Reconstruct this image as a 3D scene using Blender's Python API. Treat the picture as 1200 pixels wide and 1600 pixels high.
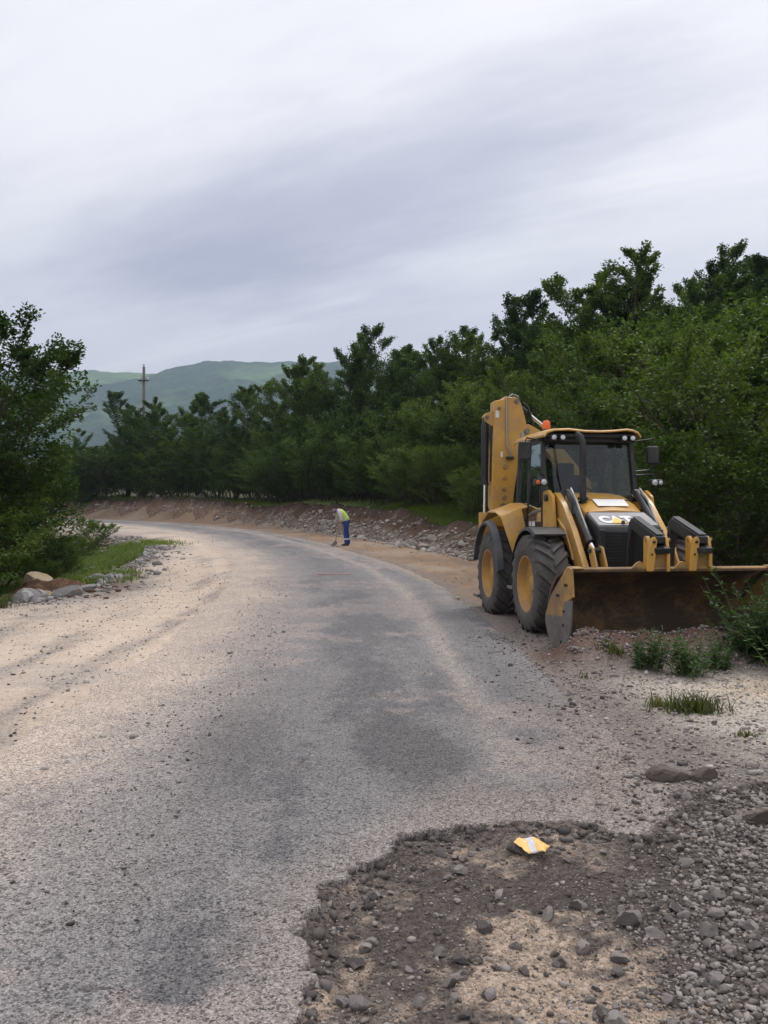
import bpy, bmesh, math, random
import numpy as np
from mathutils import Vector, Matrix, noise as mnoise
R = math.radians
for o in list(bpy.data.objects): bpy.data.objects.remove(o)
sc = bpy.context.scene
COL = sc.collection

# ------------------------------------------------------------------ camera
cd = bpy.data.cameras.new('camera'); cam = bpy.data.objects.new('camera', cd); COL.objects.link(cam)
cd.sensor_fit = 'VERTICAL'; cd.sensor_height = 24.0; cd.lens = 24.0*1295/1600
cd.clip_start = 0.05; cd.clip_end = 12000
cam.location = (0, 0, 1.6); cam.rotation_euler = (R(90.22), 0, 0)
sc.camera = cam

# ------------------------------------------------------------------ sky, sun, exposure
SUN_DIR = Vector((0.30, 0.42, 0.86)).normalized()      # towards the sun, veiled by cloud
w = bpy.data.worlds.new('World'); sc.world = w; w.use_nodes = True
nt = w.node_tree; nt.nodes.clear()
def node(nt, typ, ins=None, **props):
    n = nt.nodes.new(typ)
    for k, v in props.items(): setattr(n, k, v)
    for k, v in (ins or {}).items():
        s = n.inputs[k]
        if hasattr(v, 'is_output') or isinstance(v, bpy.types.NodeSocket): nt.links.new(v, s)
        else: s.default_value = v
    return n
def mth(nt, op, a, b=0.0, c=None, clamp=False):
    n = nt.nodes.new('ShaderNodeMath'); n.operation = op; n.use_clamp = clamp
    for i, v in enumerate((a, b) if c is None else (a, b, c)):
        if isinstance(v, bpy.types.NodeSocket): nt.links.new(v, n.inputs[i])
        else: n.inputs[i].default_value = v
    return n.outputs[0]
def mixc(nt, f, a, b, blend='MIX'):
    n = nt.nodes.new('ShaderNodeMix'); n.data_type = 'RGBA'; n.blend_type = blend
    for s, v in ((n.inputs[0], f), (n.inputs[6], a), (n.inputs[7], b)):
        if isinstance(v, bpy.types.NodeSocket): nt.links.new(v, s)
        else: s.default_value = (*v, 1) if isinstance(v, tuple) and len(v) == 3 else v
    return n.outputs[2]
def ramp(nt, f, stops):
    n = nt.nodes.new('ShaderNodeValToRGB'); nt.links.new(f, n.inputs[0])
    e = n.color_ramp.elements
    while len(e) < len(stops): e.new(0.5)
    for el, (p, c) in zip(e, stops):
        el.position = p; el.color = (*c, 1) if len(c) == 3 else c
    return n.outputs[0]
def mrange(nt, v, a, b, c=0.0, d=1.0, smooth=True):
    n = nt.nodes.new('ShaderNodeMapRange'); n.interpolation_type = 'SMOOTHSTEP' if smooth else 'LINEAR'
    nt.links.new(v, n.inputs[0])
    for i, x in zip((1, 2, 3, 4), (a, b, c, d)): n.inputs[i].default_value = x
    return n.outputs[0]

sky = node(nt, 'ShaderNodeTexSky', sky_type='NISHITA', sun_disc=False)
sky.sun_elevation = math.asin(SUN_DIR.z); sky.sun_rotation = math.atan2(SUN_DIR.x, SUN_DIR.y)
sky.air_density = 1.0; sky.dust_density = 2.0
tc = node(nt, 'ShaderNodeTexCoord')
sp = node(nt, 'ShaderNodeSeparateXYZ', {0: tc.outputs['Generated']})
zz = mth(nt, 'ADD', mth(nt, 'MAXIMUM', sp.outputs[2], 0.0), 0.16)
U = mth(nt, 'DIVIDE', sp.outputs[0], zz); V = mth(nt, 'DIVIDE', sp.outputs[1], zz)
P = node(nt, 'ShaderNodeCombineXYZ', {0: U, 1: V}).outputs[0]
T_ = node(nt, 'ShaderNodeCombineXYZ', {0: U, 1: mth(nt, 'ADD', V, mth(nt, 'MULTIPLY', U, 0.42))}).outputs[0]      # cloud layers drift on the slant
# broad veil of stratus: slow variation, stretched a little west to east
m1 = node(nt, 'ShaderNodeMapping', {0: T_}); m1.inputs['Scale'].default_value = (0.55, 0.95, 1); m1.inputs['Location'].default_value = (0.5, 1.35, 0)
m1.inputs['Rotation'].default_value = (0, 0, R(-10))
n1 = node(nt, 'ShaderNodeTexNoise', {'Vector': m1.outputs[0], 'Scale': 1.0, 'Detail': 6.0, 'Roughness': 0.5, 'Distortion': 0.35})
# thin bright streaks
m2 = node(nt, 'ShaderNodeMapping', {0: T_}); m2.inputs['Scale'].default_value = (0.5, 2.6, 1); m2.inputs['Location'].default_value = (2.3, 1.55, 2)
m2.inputs['Rotation'].default_value = (0, 0, R(-14))
n2 = node(nt, 'ShaderNodeTexNoise', {'Vector': m2.outputs[0], 'Scale': 0.9, 'Detail': 7.0, 'Roughness': 0.55, 'Distortion': 0.6})
m3 = node(nt, 'ShaderNodeMapping', {0: T_}); m3.inputs['Location'].default_value = (5.3, 2.1, 4); m3.inputs['Scale'].default_value = (0.6, 1.2, 1); m3.inputs['Rotation'].default_value = (0, 0, R(-18))
n3 = node(nt, 'ShaderNodeTexNoise', {'Vector': m3.outputs[0], 'Scale': 3.2, 'Detail': 8.0, 'Roughness': 0.6})
# bank of greyer cloud ahead, with a soft torn outline
wob = mth(nt, 'MULTIPLY', mth(nt, 'ADD', mth(nt, 'SUBTRACT', n1.outputs[0], 0.5), mth(nt, 'MULTIPLY', mth(nt, 'SUBTRACT', n3.outputs[0], 0.5), 0.5)), 2.4)
du = mth(nt, 'DIVIDE', mth(nt, 'ADD', U, 0.16), 0.62); dv = mth(nt, 'DIVIDE', mth(nt, 'SUBTRACT', mth(nt, 'ADD', V, mth(nt, 'MULTIPLY', U, 0.28)), 1.84), 0.36)
rr = mth(nt, 'ADD', mth(nt, 'SQRT', mth(nt, 'ADD', mth(nt, 'MULTIPLY', du, du), mth(nt, 'MULTIPLY', dv, dv))), wob)
grey = mth(nt, 'SUBTRACT', 1.0, mrange(nt, rr, 0.1, 1.7))
k = mrange(nt, sp.outputs[2], 0.20, 0.46, 0.50, 0.98)                     # stratus thins and brightens overhead
k = mth(nt, 'ADD', k, mth(nt, 'MULTIPLY', mth(nt, 'SUBTRACT', n1.outputs[0], 0.5), 0.75))
k = mth(nt, 'SUBTRACT', k, mth(nt, 'MULTIPLY', grey, 0.58))
k = mth(nt, 'ADD', k, mth(nt, 'MULTIPLY', mrange(nt, n2.outputs[0], 0.48, 0.80), 0.46))
k = mth(nt, 'ADD', k, mth(nt, 'MULTIPLY', mth(nt, 'SUBTRACT', n3.outputs[0], 0.5), 0.42), clamp=True)
cloud = ramp(nt, k, [(0.0, (4.7, 4.8, 6.3)), (0.5, (7.5, 7.45, 8.6)), (1.0, (10.6, 10.4, 11.0))])
hz = mrange(nt, sp.outputs[2], 0.02, 0.26)
cloud = mixc(nt, hz, mixc(nt, 0.72, cloud, (9.9, 9.6, 10.2)), cloud)
zen = mrange(nt, sp.outputs[2], 0.45, 1.0, 1.0, 1.5)
cloud = node(nt, 'ShaderNodeVectorMath', {0: cloud, 3: zen}, operation='SCALE').outputs[0]
skyc = mixc(nt, 0.93, sky.outputs[0], cloud)
bg = node(nt, 'ShaderNodeBackground', {0: skyc, 1: 0.1})
out = node(nt, 'ShaderNodeOutputWorld', {0: bg.outputs[0]})

sl = bpy.data.lights.new('sun', 'SUN'); sl.energy = 1.45; sl.angle = R(14); sl.color = (1.0, 0.96, 0.90)
so = bpy.data.objects.new('sun', sl); COL.objects.link(so)
so.rotation_euler = SUN_DIR.to_track_quat('Z', 'Y').to_euler()
vs = sc.view_settings; vs.view_transform = 'Standard'; vs.look = 'None'; vs.exposure = 0.0; vs.gamma = 1.0; vs.use_curve_mapping = False
sc.render.engine = 'CYCLES'
sc.cycles.max_bounces = 6; sc.cycles.diffuse_bounces = 3; sc.cycles.transparent_max_bounces = 12
sc.cycles.use_denoising = True

# ------------------------------------------------------------------ helpers
def tag(o, label=None, cat=None, group=None, kind=None):
    if label: o['label'] = label
    if cat: o['category'] = cat
    if group: o['group'] = group
    if kind: o['kind'] = kind
    return o
def empty(name, loc=(0, 0, 0), rz=0.0, sz=None):
    o = bpy.data.objects.new(name, None); COL.objects.link(o)
    o.location = loc; o.rotation_euler = (0, 0, rz); o.empty_display_size = 0.2
    if sz: o.scale = sz
    return o
def np_mesh(name, V, Fq, mat=None, smooth=False, colors=None):
    """verts (n,3), faces (m,k) uniform k -> mesh datablock"""
    V = np.asarray(V, np.float32); Fq = np.asarray(Fq, np.int32)
    me = bpy.data.meshes.new(name)
    k = Fq.shape[1]
    me.vertices.add(len(V)); me.vertices.foreach_set('co', V.ravel())
    me.loops.add(Fq.size); me.loops.foreach_set('vertex_index', Fq.ravel())
    me.polygons.add(len(Fq)); me.polygons.foreach_set('loop_start', np.arange(0, Fq.size, k, dtype=np.int32))
    me.polygons.foreach_set('loop_total', np.full(len(Fq), k, np.int32))
    if smooth: me.polygons.foreach_set('use_smooth', np.ones(len(Fq), bool))
    if colors is not None:
        a = me.color_attributes.new('Col', 'FLOAT_COLOR', 'POINT')
        a.data.foreach_set('color', np.asarray(colors, np.float32).ravel())
    me.update(calc_edges=True)
    if mat: me.materials.append(mat)
    return me
def link(name, me, parent=None, loc=None):
    o = bpy.data.objects.new(name, me); COL.objects.link(o)
    if parent: o.parent = parent
    if loc is not None: o.location = loc
    return o
def smoothstep(a, b, x):
    t = np.clip((x-a)/(b-a), 0, 1); return t*t*(3-2*t)
def vnoise(x, y, seed=0):
    xi = np.floor(x).astype(np.int64); yi = np.floor(y).astype(np.int64); fx = x-xi; fy = y-yi
    def h(i, j):
        n = (i*374761393 + j*668265263 + seed*974634533) & 0xffffffff
        n = ((n ^ (n >> 13))*1274126177) & 0xffffffff
        n = ((n ^ (n >> 16))*2246822519) & 0xffffffff
        return ((n ^ (n >> 15)) & 0xffffff)/float(0xffffff)
    u = fx*fx*fx*(fx*(fx*6-15)+10); v = fy*fy*fy*(fy*(fy*6-15)+10)
    return (h(xi, yi)*(1-u)+h(xi+1, yi)*u)*(1-v)+(h(xi, yi+1)*(1-u)+h(xi+1, yi+1)*u)*v
def fbm(x, y, sc_=1.0, octv=4, seed=0, gain=0.5):
    s = 0; a = 1.0; t = 0; f = sc_
    for i in range(octv):
        s = s + a*vnoise(x*f+i*17.3, y*f-i*9.1, seed+i); t += a; a *= gain; f *= 2.03
    return s/t*2-1
def catmull(pts, per=12):
    P = np.array(pts, float); P = np.vstack([2*P[0]-P[1], P, 2*P[-1]-P[-2]]); o = []
    for i in range(1, len(P)-2):
        for t in np.arange(per)/per:
            o.append(0.5*((2*P[i])+(-P[i-1]+P[i+1])*t+(2*P[i-1]-5*P[i]+4*P[i+1]-P[i+2])*t*t+(-P[i-1]+3*P[i]-3*P[i+1]+P[i+2])*t**3))
    o.append(P[-2]); return np.array(o)
def sdist(x, y, poly):
    """signed distance to an open polyline; positive on the right hand of its direction"""
    x = np.asarray(x, float); y = np.asarray(y, float)
    best = np.full(x.shape, 1e18); sg = np.ones(x.shape)
    for (ax, ay), (bx, by) in zip(poly[:-1], poly[1:]):
        dx, dy = bx-ax, by-ay; L2 = dx*dx+dy*dy
        t = np.clip(((x-ax)*dx+(y-ay)*dy)/L2, 0, 1)
        qx = x-(ax+t*dx); qy = y-(ay+t*dy); d = qx*qx+qy*qy
        c = dy*qx-dx*qy
        m = d < best
        best = np.where(m, d, best); sg = np.where(m, np.sign(c), sg)
    return np.sqrt(best)*np.where(sg == 0, 1, sg)
def pdist(x, y, pts):
    """signed distance to closed polygon, negative inside"""
    x = np.asarray(x, float); y = np.asarray(y, float)
    best = np.full(x.shape, 1e18); ins = np.zeros(x.shape, bool); n = len(pts)
    for i in range(n):
        ax, ay = pts[i]; bx, by = pts[(i+1) % n]
        dx, dy = bx-ax, by-ay
        t = np.clip(((x-ax)*dx+(y-ay)*dy)/(dx*dx+dy*dy), 0, 1)
        best = np.minimum(best, (x-ax-t*dx)**2+(y-ay-t*dy)**2)
        cond = ((ay > y) != (by > y)) & (x < (bx-ax)*(y-ay)/((by-ay) if abs(by-ay) > 1e-9 else 1e-9)+ax)
        ins ^= cond
    return np.sqrt(best)*np.where(ins, -1, 1)

class MB:
    """collects shapes, links them as ONE mesh object"""
    def __init__(s): s.v = []; s.f = []
    def add(s, vs, fs):
        b = len(s.v); s.v += [tuple(map(float, p)) for p in vs]; s.f += [tuple(i+b for i in f) for f in fs]; return s
    def box(s, c, d, rot=None):
        x, y, z = d[0]/2, d[1]/2, d[2]/2
        vs = [Vector(p) for p in ((-x,-y,-z),(x,-y,-z),(x,y,-z),(-x,y,-z),(-x,-y,z),(x,-y,z),(x,y,z),(-x,y,z))]
        if rot is not None: vs = [rot @ p for p in vs]
        vs = [p+Vector(c) for p in vs]
        return s.add(vs, [(0,3,2,1),(4,5,6,7),(0,1,5,4),(1,2,6,5),(2,3,7,6),(3,0,4,7)])
    def bb(s, x0, x1, y0, y1, z0, z1):
        return s.box(((x0+x1)/2,(y0+y1)/2,(z0+z1)/2), (x1-x0, y1-y0, z1-z0))
    def beam(s, p0, p1, wx, wz, up=(0,0,1)):
        p0 = Vector(p0); p1 = Vector(p1); d = (p1-p0); L = d.length; d.normalize()
        a = Vector(up).cross(d)
        if a.length < 1e-4: a = Vector((1,0,0)).cross(d)
        a.normalize(); b = d.cross(a)
        m = Matrix((a, d, b)).transposed()
        return s.box((p0+p1)/2, (wx, L, wz), m)
    def prism(s, poly, axis, a, b):
        n = len(poly)
        ar = sum(poly[i][0]*poly[(i+1)%n][1]-poly[(i+1)%n][0]*poly[i][1] for i in range(n))
        if ar < 0: poly = poly[::-1]
        mk = {'X': lambda p, t: (t, p[0], p[1]), 'Y': lambda p, t: (p[0], t, p[1]), 'Z': lambda p, t: (p[0], p[1], t)}[axis]
        vs = [mk(p, a) for p in poly]+[mk(p, b) for p in poly]
        fs = [tuple(range(n))[::-1], tuple(range(n, 2*n))]+[(i, (i+1)%n, n+(i+1)%n, n+i) for i in range(n)]
        if axis == 'Y': fs = [f[::-1] for f in fs]
        if b < a: fs = [f[::-1] for f in fs]
        return s.add(vs, fs)
    def tube(s, path, r, n=8, caps=True):
        P = [Vector(p) for p in path]; m = len(P)
        rs = r if isinstance(r, (list, tuple)) else [r]*m
        T = [(P[min(i+1,m-1)]-P[max(i-1,0)]).normalized() for i in range(m)]
        a = T[0].orthogonal().normalized(); vs = []
        for i in range(m):
            a = (a-T[i]*a.dot(T[i])); a = a.normalized() if a.length > 1e-6 else T[i].orthogonal().normalized()
            b = T[i].cross(a)
            vs += [P[i]+(a*math.cos(2*math.pi*j/n)+b*math.sin(2*math.pi*j/n))*rs[i] for j in range(n)]
        fs = [(i*n+j, i*n+(j+1)%n, (i+1)*n+(j+1)%n, (i+1)*n+j) for i in range(m-1) for j in range(n)]
        if caps: fs += [tuple(range(n))[::-1], tuple(range((m-1)*n, m*n))]
        return s.add(vs, fs)
    def cyl(s, p0, p1, r, n=16): return s.tube([p0, p1], r, n)
    def lathe(s, prof, c=(0,0,0), axis='X', n=32, closed=False):
        """prof: (t along axis, radius)"""
        m = len(prof); vs = []
        for t, r in prof:
            for j in range(n):
                a = 2*math.pi*j/n; u, v = r*math.cos(a), r*math.sin(a)
                p = {'X': (t, u, v), 'Y': (v, t, u), 'Z': (u, v, t)}[axis]
                vs.append((p[0]+c[0], p[1]+c[1], p[2]+c[2]))
        fs = [(i*n+j, i*n+(j+1)%n, ((i+1)%m)*n+(j+1)%n, ((i+1)%m)*n+j) for i in range(m if closed else m-1) for j in range(n)]
        fs = [f[::-1] for f in fs]
        if not closed: fs += [tuple(range(n)), tuple(range((m-1)*n, m*n))[::-1]]
        return s.add(vs, fs)
    def loft(s, rings, cap=True):
        n = len(rings[0]); vs = [p for r in rings for p in r]
        fs = [(i*n+j, i*n+(j+1)%n, (i+1)*n+(j+1)%n, (i+1)*n+j) for i in range(len(rings)-1) for j in range(n)]
        if cap: fs += [tuple(range(n))[::-1], tuple(range((len(rings)-1)*n, len(rings)*n))]
        return s.add(vs, fs)
    def build(s, name, mat, parent=None, bevel=0.0, seg=2, smooth=35, label=None):
        me = bpy.data.meshes.new(name); me.from_pydata(s.v, [], s.f); me.update()
        bm = bmesh.new(); bm.from_mesh(me); bmesh.ops.recalc_face_normals(bm, faces=bm.faces); bm.to_mesh(me); bm.free()
        if smooth:
            me.polygons.foreach_set('use_smooth', np.ones(len(me.polygons), bool)); me.set_sharp_from_angle(angle=R(smooth))
        me.materials.append(mat)
        o = link(name, me, parent)
        if bevel:
            b = o.modifiers.new('bevel', 'BEVEL'); b.width = bevel; b.segments = seg; b.limit_method = 'ANGLE'; b.angle_limit = R(32); b.harden_normals = True
        if label: o['label'] = label
        return o

# ------------------------------------------------------------------ materials
def newmat(name):
    m = bpy.data.materials.new(name); m.use_nodes = True; nt = m.node_tree; nt.nodes.clear()
    b = nt.nodes.new('ShaderNodeBsdfPrincipled'); o = nt.nodes.new('ShaderNodeOutputMaterial'); nt.links.new(b.outputs[0], o.inputs[0])
    return m, nt, b, o
def noise(nt, vec, scale, det=4, rough=0.55, dist=0.0):
    return node(nt, 'ShaderNodeTexNoise', {'Vector': vec, 'Scale': scale, 'Detail': det, 'Roughness': rough, 'Distortion': dist}).outputs[0]
def voro(nt, vec, scale, feature='F1', rnd=1.0):
    return node(nt, 'ShaderNodeTexVoronoi', {'Vector': vec, 'Scale': scale, 'Randomness': rnd}, feature=feature)
def bump(nt, b, h, strength=0.4, dist=0.01):
    n = node(nt, 'ShaderNodeBump', {'Height': h, 'Strength': strength, 'Distance': dist}); nt.links.new(n.outputs[0], b.inputs['Normal'])
MATS = {}
def simple(name, col, rough=0.6, metal=0.0, var=0.12, scale=8.0, bmp=0.0, dirt=None, spec=0.5, coat=0.0, streak=None):
    """paint / rubber / steel with mottling and optional dust that settles as blotches"""
    m, nt, b, o = newmat(name)
    co = node(nt, 'ShaderNodeTexCoord').outputs['Object']
    n1 = noise(nt, co, scale, 5); n2 = noise(nt, co, scale*5.3, 3)
    f = mth(nt, 'MULTIPLY_ADD', mth(nt, 'ADD', n1, mth(nt, 'MULTIPLY', n2, 0.5)), var*2, 1-var*1.5)
    c = node(nt, 'ShaderNodeVectorMath', {0: col, 3: f}, operation='SCALE').outputs[0]
    if dirt:
        dm = mrange(nt, mth(nt, 'ADD', noise(nt, co, 2.3, 6, 0.65), mth(nt, 'MULTIPLY', n2, 0.35)), dirt[1], dirt[1]+0.25)
        c = mixc(nt, mth(nt, 'MULTIPLY', dm, dirt[2]), c, dirt[0])
        nt.links.new(mth(nt, 'MULTIPLY_ADD', dm, 0.35*(1-rough), rough, clamp=True), b.inputs['Roughness'])
    else: b.inputs['Roughness'].default_value = rough
    if streak:
        ms = node(nt, 'ShaderNodeMapping', {0: co}); ms.inputs['Scale'].default_value = streak[1]
        c = mixc(nt, mth(nt, 'MULTIPLY', mrange(nt, noise(nt, ms.outputs[0], 6, 6, 0.7), streak[2], streak[2]+0.14), streak[3]), c, streak[0])
    nt.links.new(c, b.inputs['Base Color'])
    b.inputs['Metallic'].default_value = metal; b.inputs['Specular IOR Level'].default_value = spec
    if coat: b.inputs['Coat Weight'].default_value = coat; b.inputs['Coat Roughness'].default_value = 0.18
    if bmp: bump(nt, b, n2, bmp, 0.004)
    MATS[name] = m; return m
DUST = (0.23, 0.17, 0.12)
Y_ = (0.57, 0.305, 0.050)
yellow = simple('yellow_paint', Y_, 0.30, var=0.10, scale=3, dirt=(DUST, 0.58, 0.42), coat=0.22)
yellow_worn = simple('worn_yellow_paint', (0.42, 0.235, 0.06), 0.6, var=0.16, scale=6, dirt=((0.17, 0.115, 0.08), 0.54, 0.8), bmp=0.2)
yellow_rim = simple('yellow_rim_paint', (0.50, 0.27, 0.055), 0.5, var=0.1, scale=6, dirt=(DUST, 0.55, 0.6))
black_paint = simple('black_paint', (0.014, 0.014, 0.015), 0.42, var=0.2, dirt=((0.10, 0.085, 0.07), 0.62, 0.4))
black_plastic = simple('black_plastic', (0.014, 0.0145, 0.016), 0.5, var=0.2, dirt=((0.12, 0.10, 0.085), 0.6, 0.45))
flare_grey = simple('grey_flare_plastic', (0.045, 0.05, 0.062), 0.6, var=0.15, dirt=((0.14, 0.12, 0.10), 0.55, 0.5))
rubber = simple('tyre_rubber', (0.030, 0.028, 0.027), 0.7, var=0.3, scale=6, dirt=((0.105, 0.09, 0.08), 0.45, 0.75), bmp=0.3)
steel = simple('worn_steel', (0.20, 0.19, 0.185), 0.5, metal=0.45, var=0.25, scale=7, dirt=((0.16, 0.11, 0.075), 0.55, 0.7), bmp=0.2)
bucket_in = simple('rusty_bucket_steel', (0.20, 0.115, 0.044), 0.7, var=0.35, scale=4, dirt=((0.055, 0.038, 0.030), 0.49, 0.88), bmp=0.4, streak=((0.22, 0.19, 0.16), (0.6, 4, 5), 0.60, 0.6))
chrome = simple('chrome', (0.75, 0.75, 0.77), 0.12, metal=1.0, var=0.03)
panel_grey = simple('grey_panel', (0.27, 0.27, 0.285), 0.4, var=0.08, dirt=((0.2, 0.17, 0.14), 0.6, 0.4))
white_print = simple('white_print', (0.72, 0.71, 0.69), 0.5, var=0.06)
yellow_print = simple('yellow_print', (0.80, 0.50, 0.07), 0.5, var=0.05)
hose = simple('black_hose', (0.012, 0.012, 0.013), 0.45, var=0.2)
mastic = simple('pipe_galvanised', (0.34, 0.33, 0.30), 0.4, metal=0.6, var=0.15)
seat_m = simple('seat_fabric', (0.02, 0.02, 0.022), 0.9, var=0.2)
def glassmat(name, tint, gloss=0.10):
    m, nt, b, o = newmat(name); nt.nodes.remove(b)
    t = node(nt, 'ShaderNodeBsdfTransparent', {0: (*tint, 1)})
    g = node(nt, 'ShaderNodeBsdfGlossy', {0: (0.95, 0.97, 1, 1), 1: 0.02})
    fr = node(nt, 'ShaderNodeFresnel', {0: 1.5})
    f = mth(nt, 'MULTIPLY_ADD', fr.outputs[0], 1.0, gloss-0.04, clamp=True)
    mx = node(nt, 'ShaderNodeMixShader', {0: f, 1: t.outputs[0], 2: g.outputs[0]})
    nt.links.new(mx.outputs[0], o.inputs[0]); return m
glass = glassmat('cab_glass', (0.55, 0.62, 0.60), 0.05)
lens = simple('lamp_lens', (0.62, 0.63, 0.64), 0.12, metal=0.5, var=0.2, scale=40)
orange_lens = simple('orange_lens', (0.75, 0.14, 0.02), 0.25, var=0.08)

def groundmat(name, grain=(60, 190), amp=0.45, bmp=0.5, pebble=None):
    """base colour per place from the mesh, broken up by soil and stone grain"""
    m, nt, b, o = newmat(name)
    col = node(nt, 'ShaderNodeVertexColor', layer_name='Col')
    co = node(nt, 'ShaderNodeTexCoord').outputs['Object']
    v1 = voro(nt, co, grain[0]); v2 = voro(nt, co, grain[1])
    g1 = node(nt, 'ShaderNodeSeparateColor', {0: v1.outputs['Color']}).outputs[0]
    g2 = node(nt, 'ShaderNodeSeparateColor', {0: v2.outputs['Color']}).outputs[1]
    n = noise(nt, co, 3.0, 8, 0.62)
    f = mth(nt, 'ADD', mth(nt, 'MULTIPLY', mth(nt, 'SUBTRACT', g1, 0.5), amp), mth(nt, 'MULTIPLY', mth(nt, 'SUBTRACT', g2, 0.5), amp*0.9))
    f = mth(nt, 'MULTIPLY', f, col.outputs[1])
    f = mth(nt, 'ADD', mth(nt, 'ADD', f, 1.0), mth(nt, 'MULTIPLY', mth(nt, 'SUBTRACT', n, 0.5), 0.55))
    c = node(nt, 'ShaderNodeVectorMath', {0: col.outputs[0], 3: f}, operation='SCALE').outputs[0]
    nt.links.new(c, b.inputs['Base Color']); b.inputs['Roughness'].default_value = 0.95; b.inputs['Specular IOR Level'].default_value = 0.15
    h = mth(nt, 'ADD', mth(nt, 'MULTIPLY', mth(nt, 'SUBTRACT', 1.0, v1.outputs['Distance']), col.outputs[1]), mth(nt, 'MULTIPLY', n, 1.5))
    bump(nt, b, h, bmp, 0.012)
    return m
def asphaltmat():
    m, nt, b, o = newmat('worn_asphalt')
    col = node(nt, 'ShaderNodeVertexColor', layer_name='Col')
    co = node(nt, 'ShaderNodeTexCoord').outputs['Object']
    wv = node(nt, 'ShaderNodeVectorMath', {0: co, 1: node(nt, 'ShaderNodeVectorMath', {0: node(nt, 'ShaderNodeTexNoise', {'Vector': co, 'Scale': 6.0}).outputs[1], 3: 0.12}, operation='SCALE').outputs[0]}, operation='ADD').outputs[0]
    v1 = voro(nt, co, 75); v2 = voro(nt, co, 170)
    g1 = node(nt, 'ShaderNodeSeparateColor', {0: v1.outputs['Color']}).outputs[0]
    g2 = node(nt, 'ShaderNodeSeparateColor', {0: v2.outputs['Color']}).outputs[0]
    n = noise(nt, co, 2.2, 8, 0.65); nb = noise(nt, co, 14, 6, 0.7)
    f = mth(nt, 'ADD', mth(nt, 'MULTIPLY', mth(nt, 'SUBTRACT', g1, 0.5), 0.55), mth(nt, 'MULTIPLY', mth(nt, 'SUBTRACT', g2, 0.5), 0.60))
    f = mth(nt, 'ADD', f, mth(nt, 'MULTIPLY', mth(nt, 'SUBTRACT', n, 0.5), 0.55))
    f = mth(nt, 'ADD', f, mth(nt, 'MULTIPLY', mth(nt, 'SUBTRACT', nb, 0.5), 0.45))
    spk = mth(nt, 'ADD', mth(nt, 'MULTIPLY', mth(nt, 'LESS_THAN', g2, 0.24), 0.38), mth(nt, 'SUBTRACT', mth(nt, 'MULTIPLY', mth(nt, 'LESS_THAN', g1, 0.12), 0.34), mth(nt, 'MULTIPLY', mth(nt, 'GREATER_THAN', g2, 0.86), 0.42)))
    f = mth(nt, 'MAXIMUM', mth(nt, 'SUBTRACT', mth(nt, 'ADD', f, 1.12), spk), 0.25)
    c = node(nt, 'ShaderNodeVectorMath', {0: col.outputs[0], 3: f}, operation='SCALE').outputs[0]
    # hairline crazing where the surface is failing (amount stored in the mesh)
    e = voro(nt, wv, 9, 'DISTANCE_TO_EDGE').outputs['Distance']; e2 = voro(nt, wv, 2.1, 'DISTANCE_TO_EDGE').outputs['Distance']
    wid = mth(nt, 'MULTIPLY_ADD', nb, 0.10, -0.024)
    cr = mth(nt, 'MULTIPLY', mth(nt, 'LESS_THAN', e, wid), col.outputs[1])
    cr2 = mth(nt, 'MULTIPLY', mth(nt, 'LESS_THAN', e2, mth(nt, 'MULTIPLY_ADD', nb, 0.030, -0.004)), mrange(nt, n, 0.52, 0.60))
    crk = mth(nt, 'MULTIPLY', mth(nt, 'MAXIMUM', cr, mth(nt, 'MULTIPLY', cr2, 0.75)), 0.6)
    c = mixc(nt, crk, c, (0.055, 0.045, 0.042))
    nt.links.new(c, b.inputs['Base Color']); b.inputs['Roughness'].default_value = 0.88; b.inputs['Specular IOR Level'].default_value = 0.25
    h = mth(nt, 'SUBTRACT', mth(nt, 'ADD', mth(nt, 'MULTIPLY', g1, 0.6), mth(nt, 'MULTIPLY', nb, 1.0)), mth(nt, 'MULTIPLY', crk, 2.0))
    bump(nt, b, h, 0.40, 0.008)
    return m
def rockmat(name, ca, cb, scale=6):
    m, nt, b, o = newmat(name)
    co = node(nt, 'ShaderNodeTexCoord').outputs['Object']; rnd = node(nt, 'ShaderNodeObjectInfo').outputs['Random']
    isl = node(nt, 'ShaderNodeNewGeometry').outputs['Random Per Island']
    r = mth(nt, 'FRACT', mth(nt, 'ADD', mth(nt, 'MULTIPLY', rnd, 7.13), isl))
    n = noise(nt, co, scale, 6, 0.65); n2 = noise(nt, co, scale*7, 3)
    c = mixc(nt, mrange(nt, mth(nt, 'ADD', mth(nt, 'MULTIPLY', n, 0.6), mth(nt, 'MULTIPLY', r, 0.6)), 0.25, 0.95), ca, cb)
    c = node(nt, 'ShaderNodeVectorMath', {0: c, 3: mth(nt, 'MULTIPLY_ADD', n2, 0.5, 0.75)}, operation='SCALE').outputs[0]
    nt.links.new(c, b.inputs['Base Color']); b.inputs['Roughness'].default_value = 0.9; b.inputs['Specular IOR Level'].default_value = 0.2
    bump(nt, b, mth(nt, 'ADD', n, mth(nt, 'MULTIPLY', n2, 0.3)), 0.5, 0.01)
    return m
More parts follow.
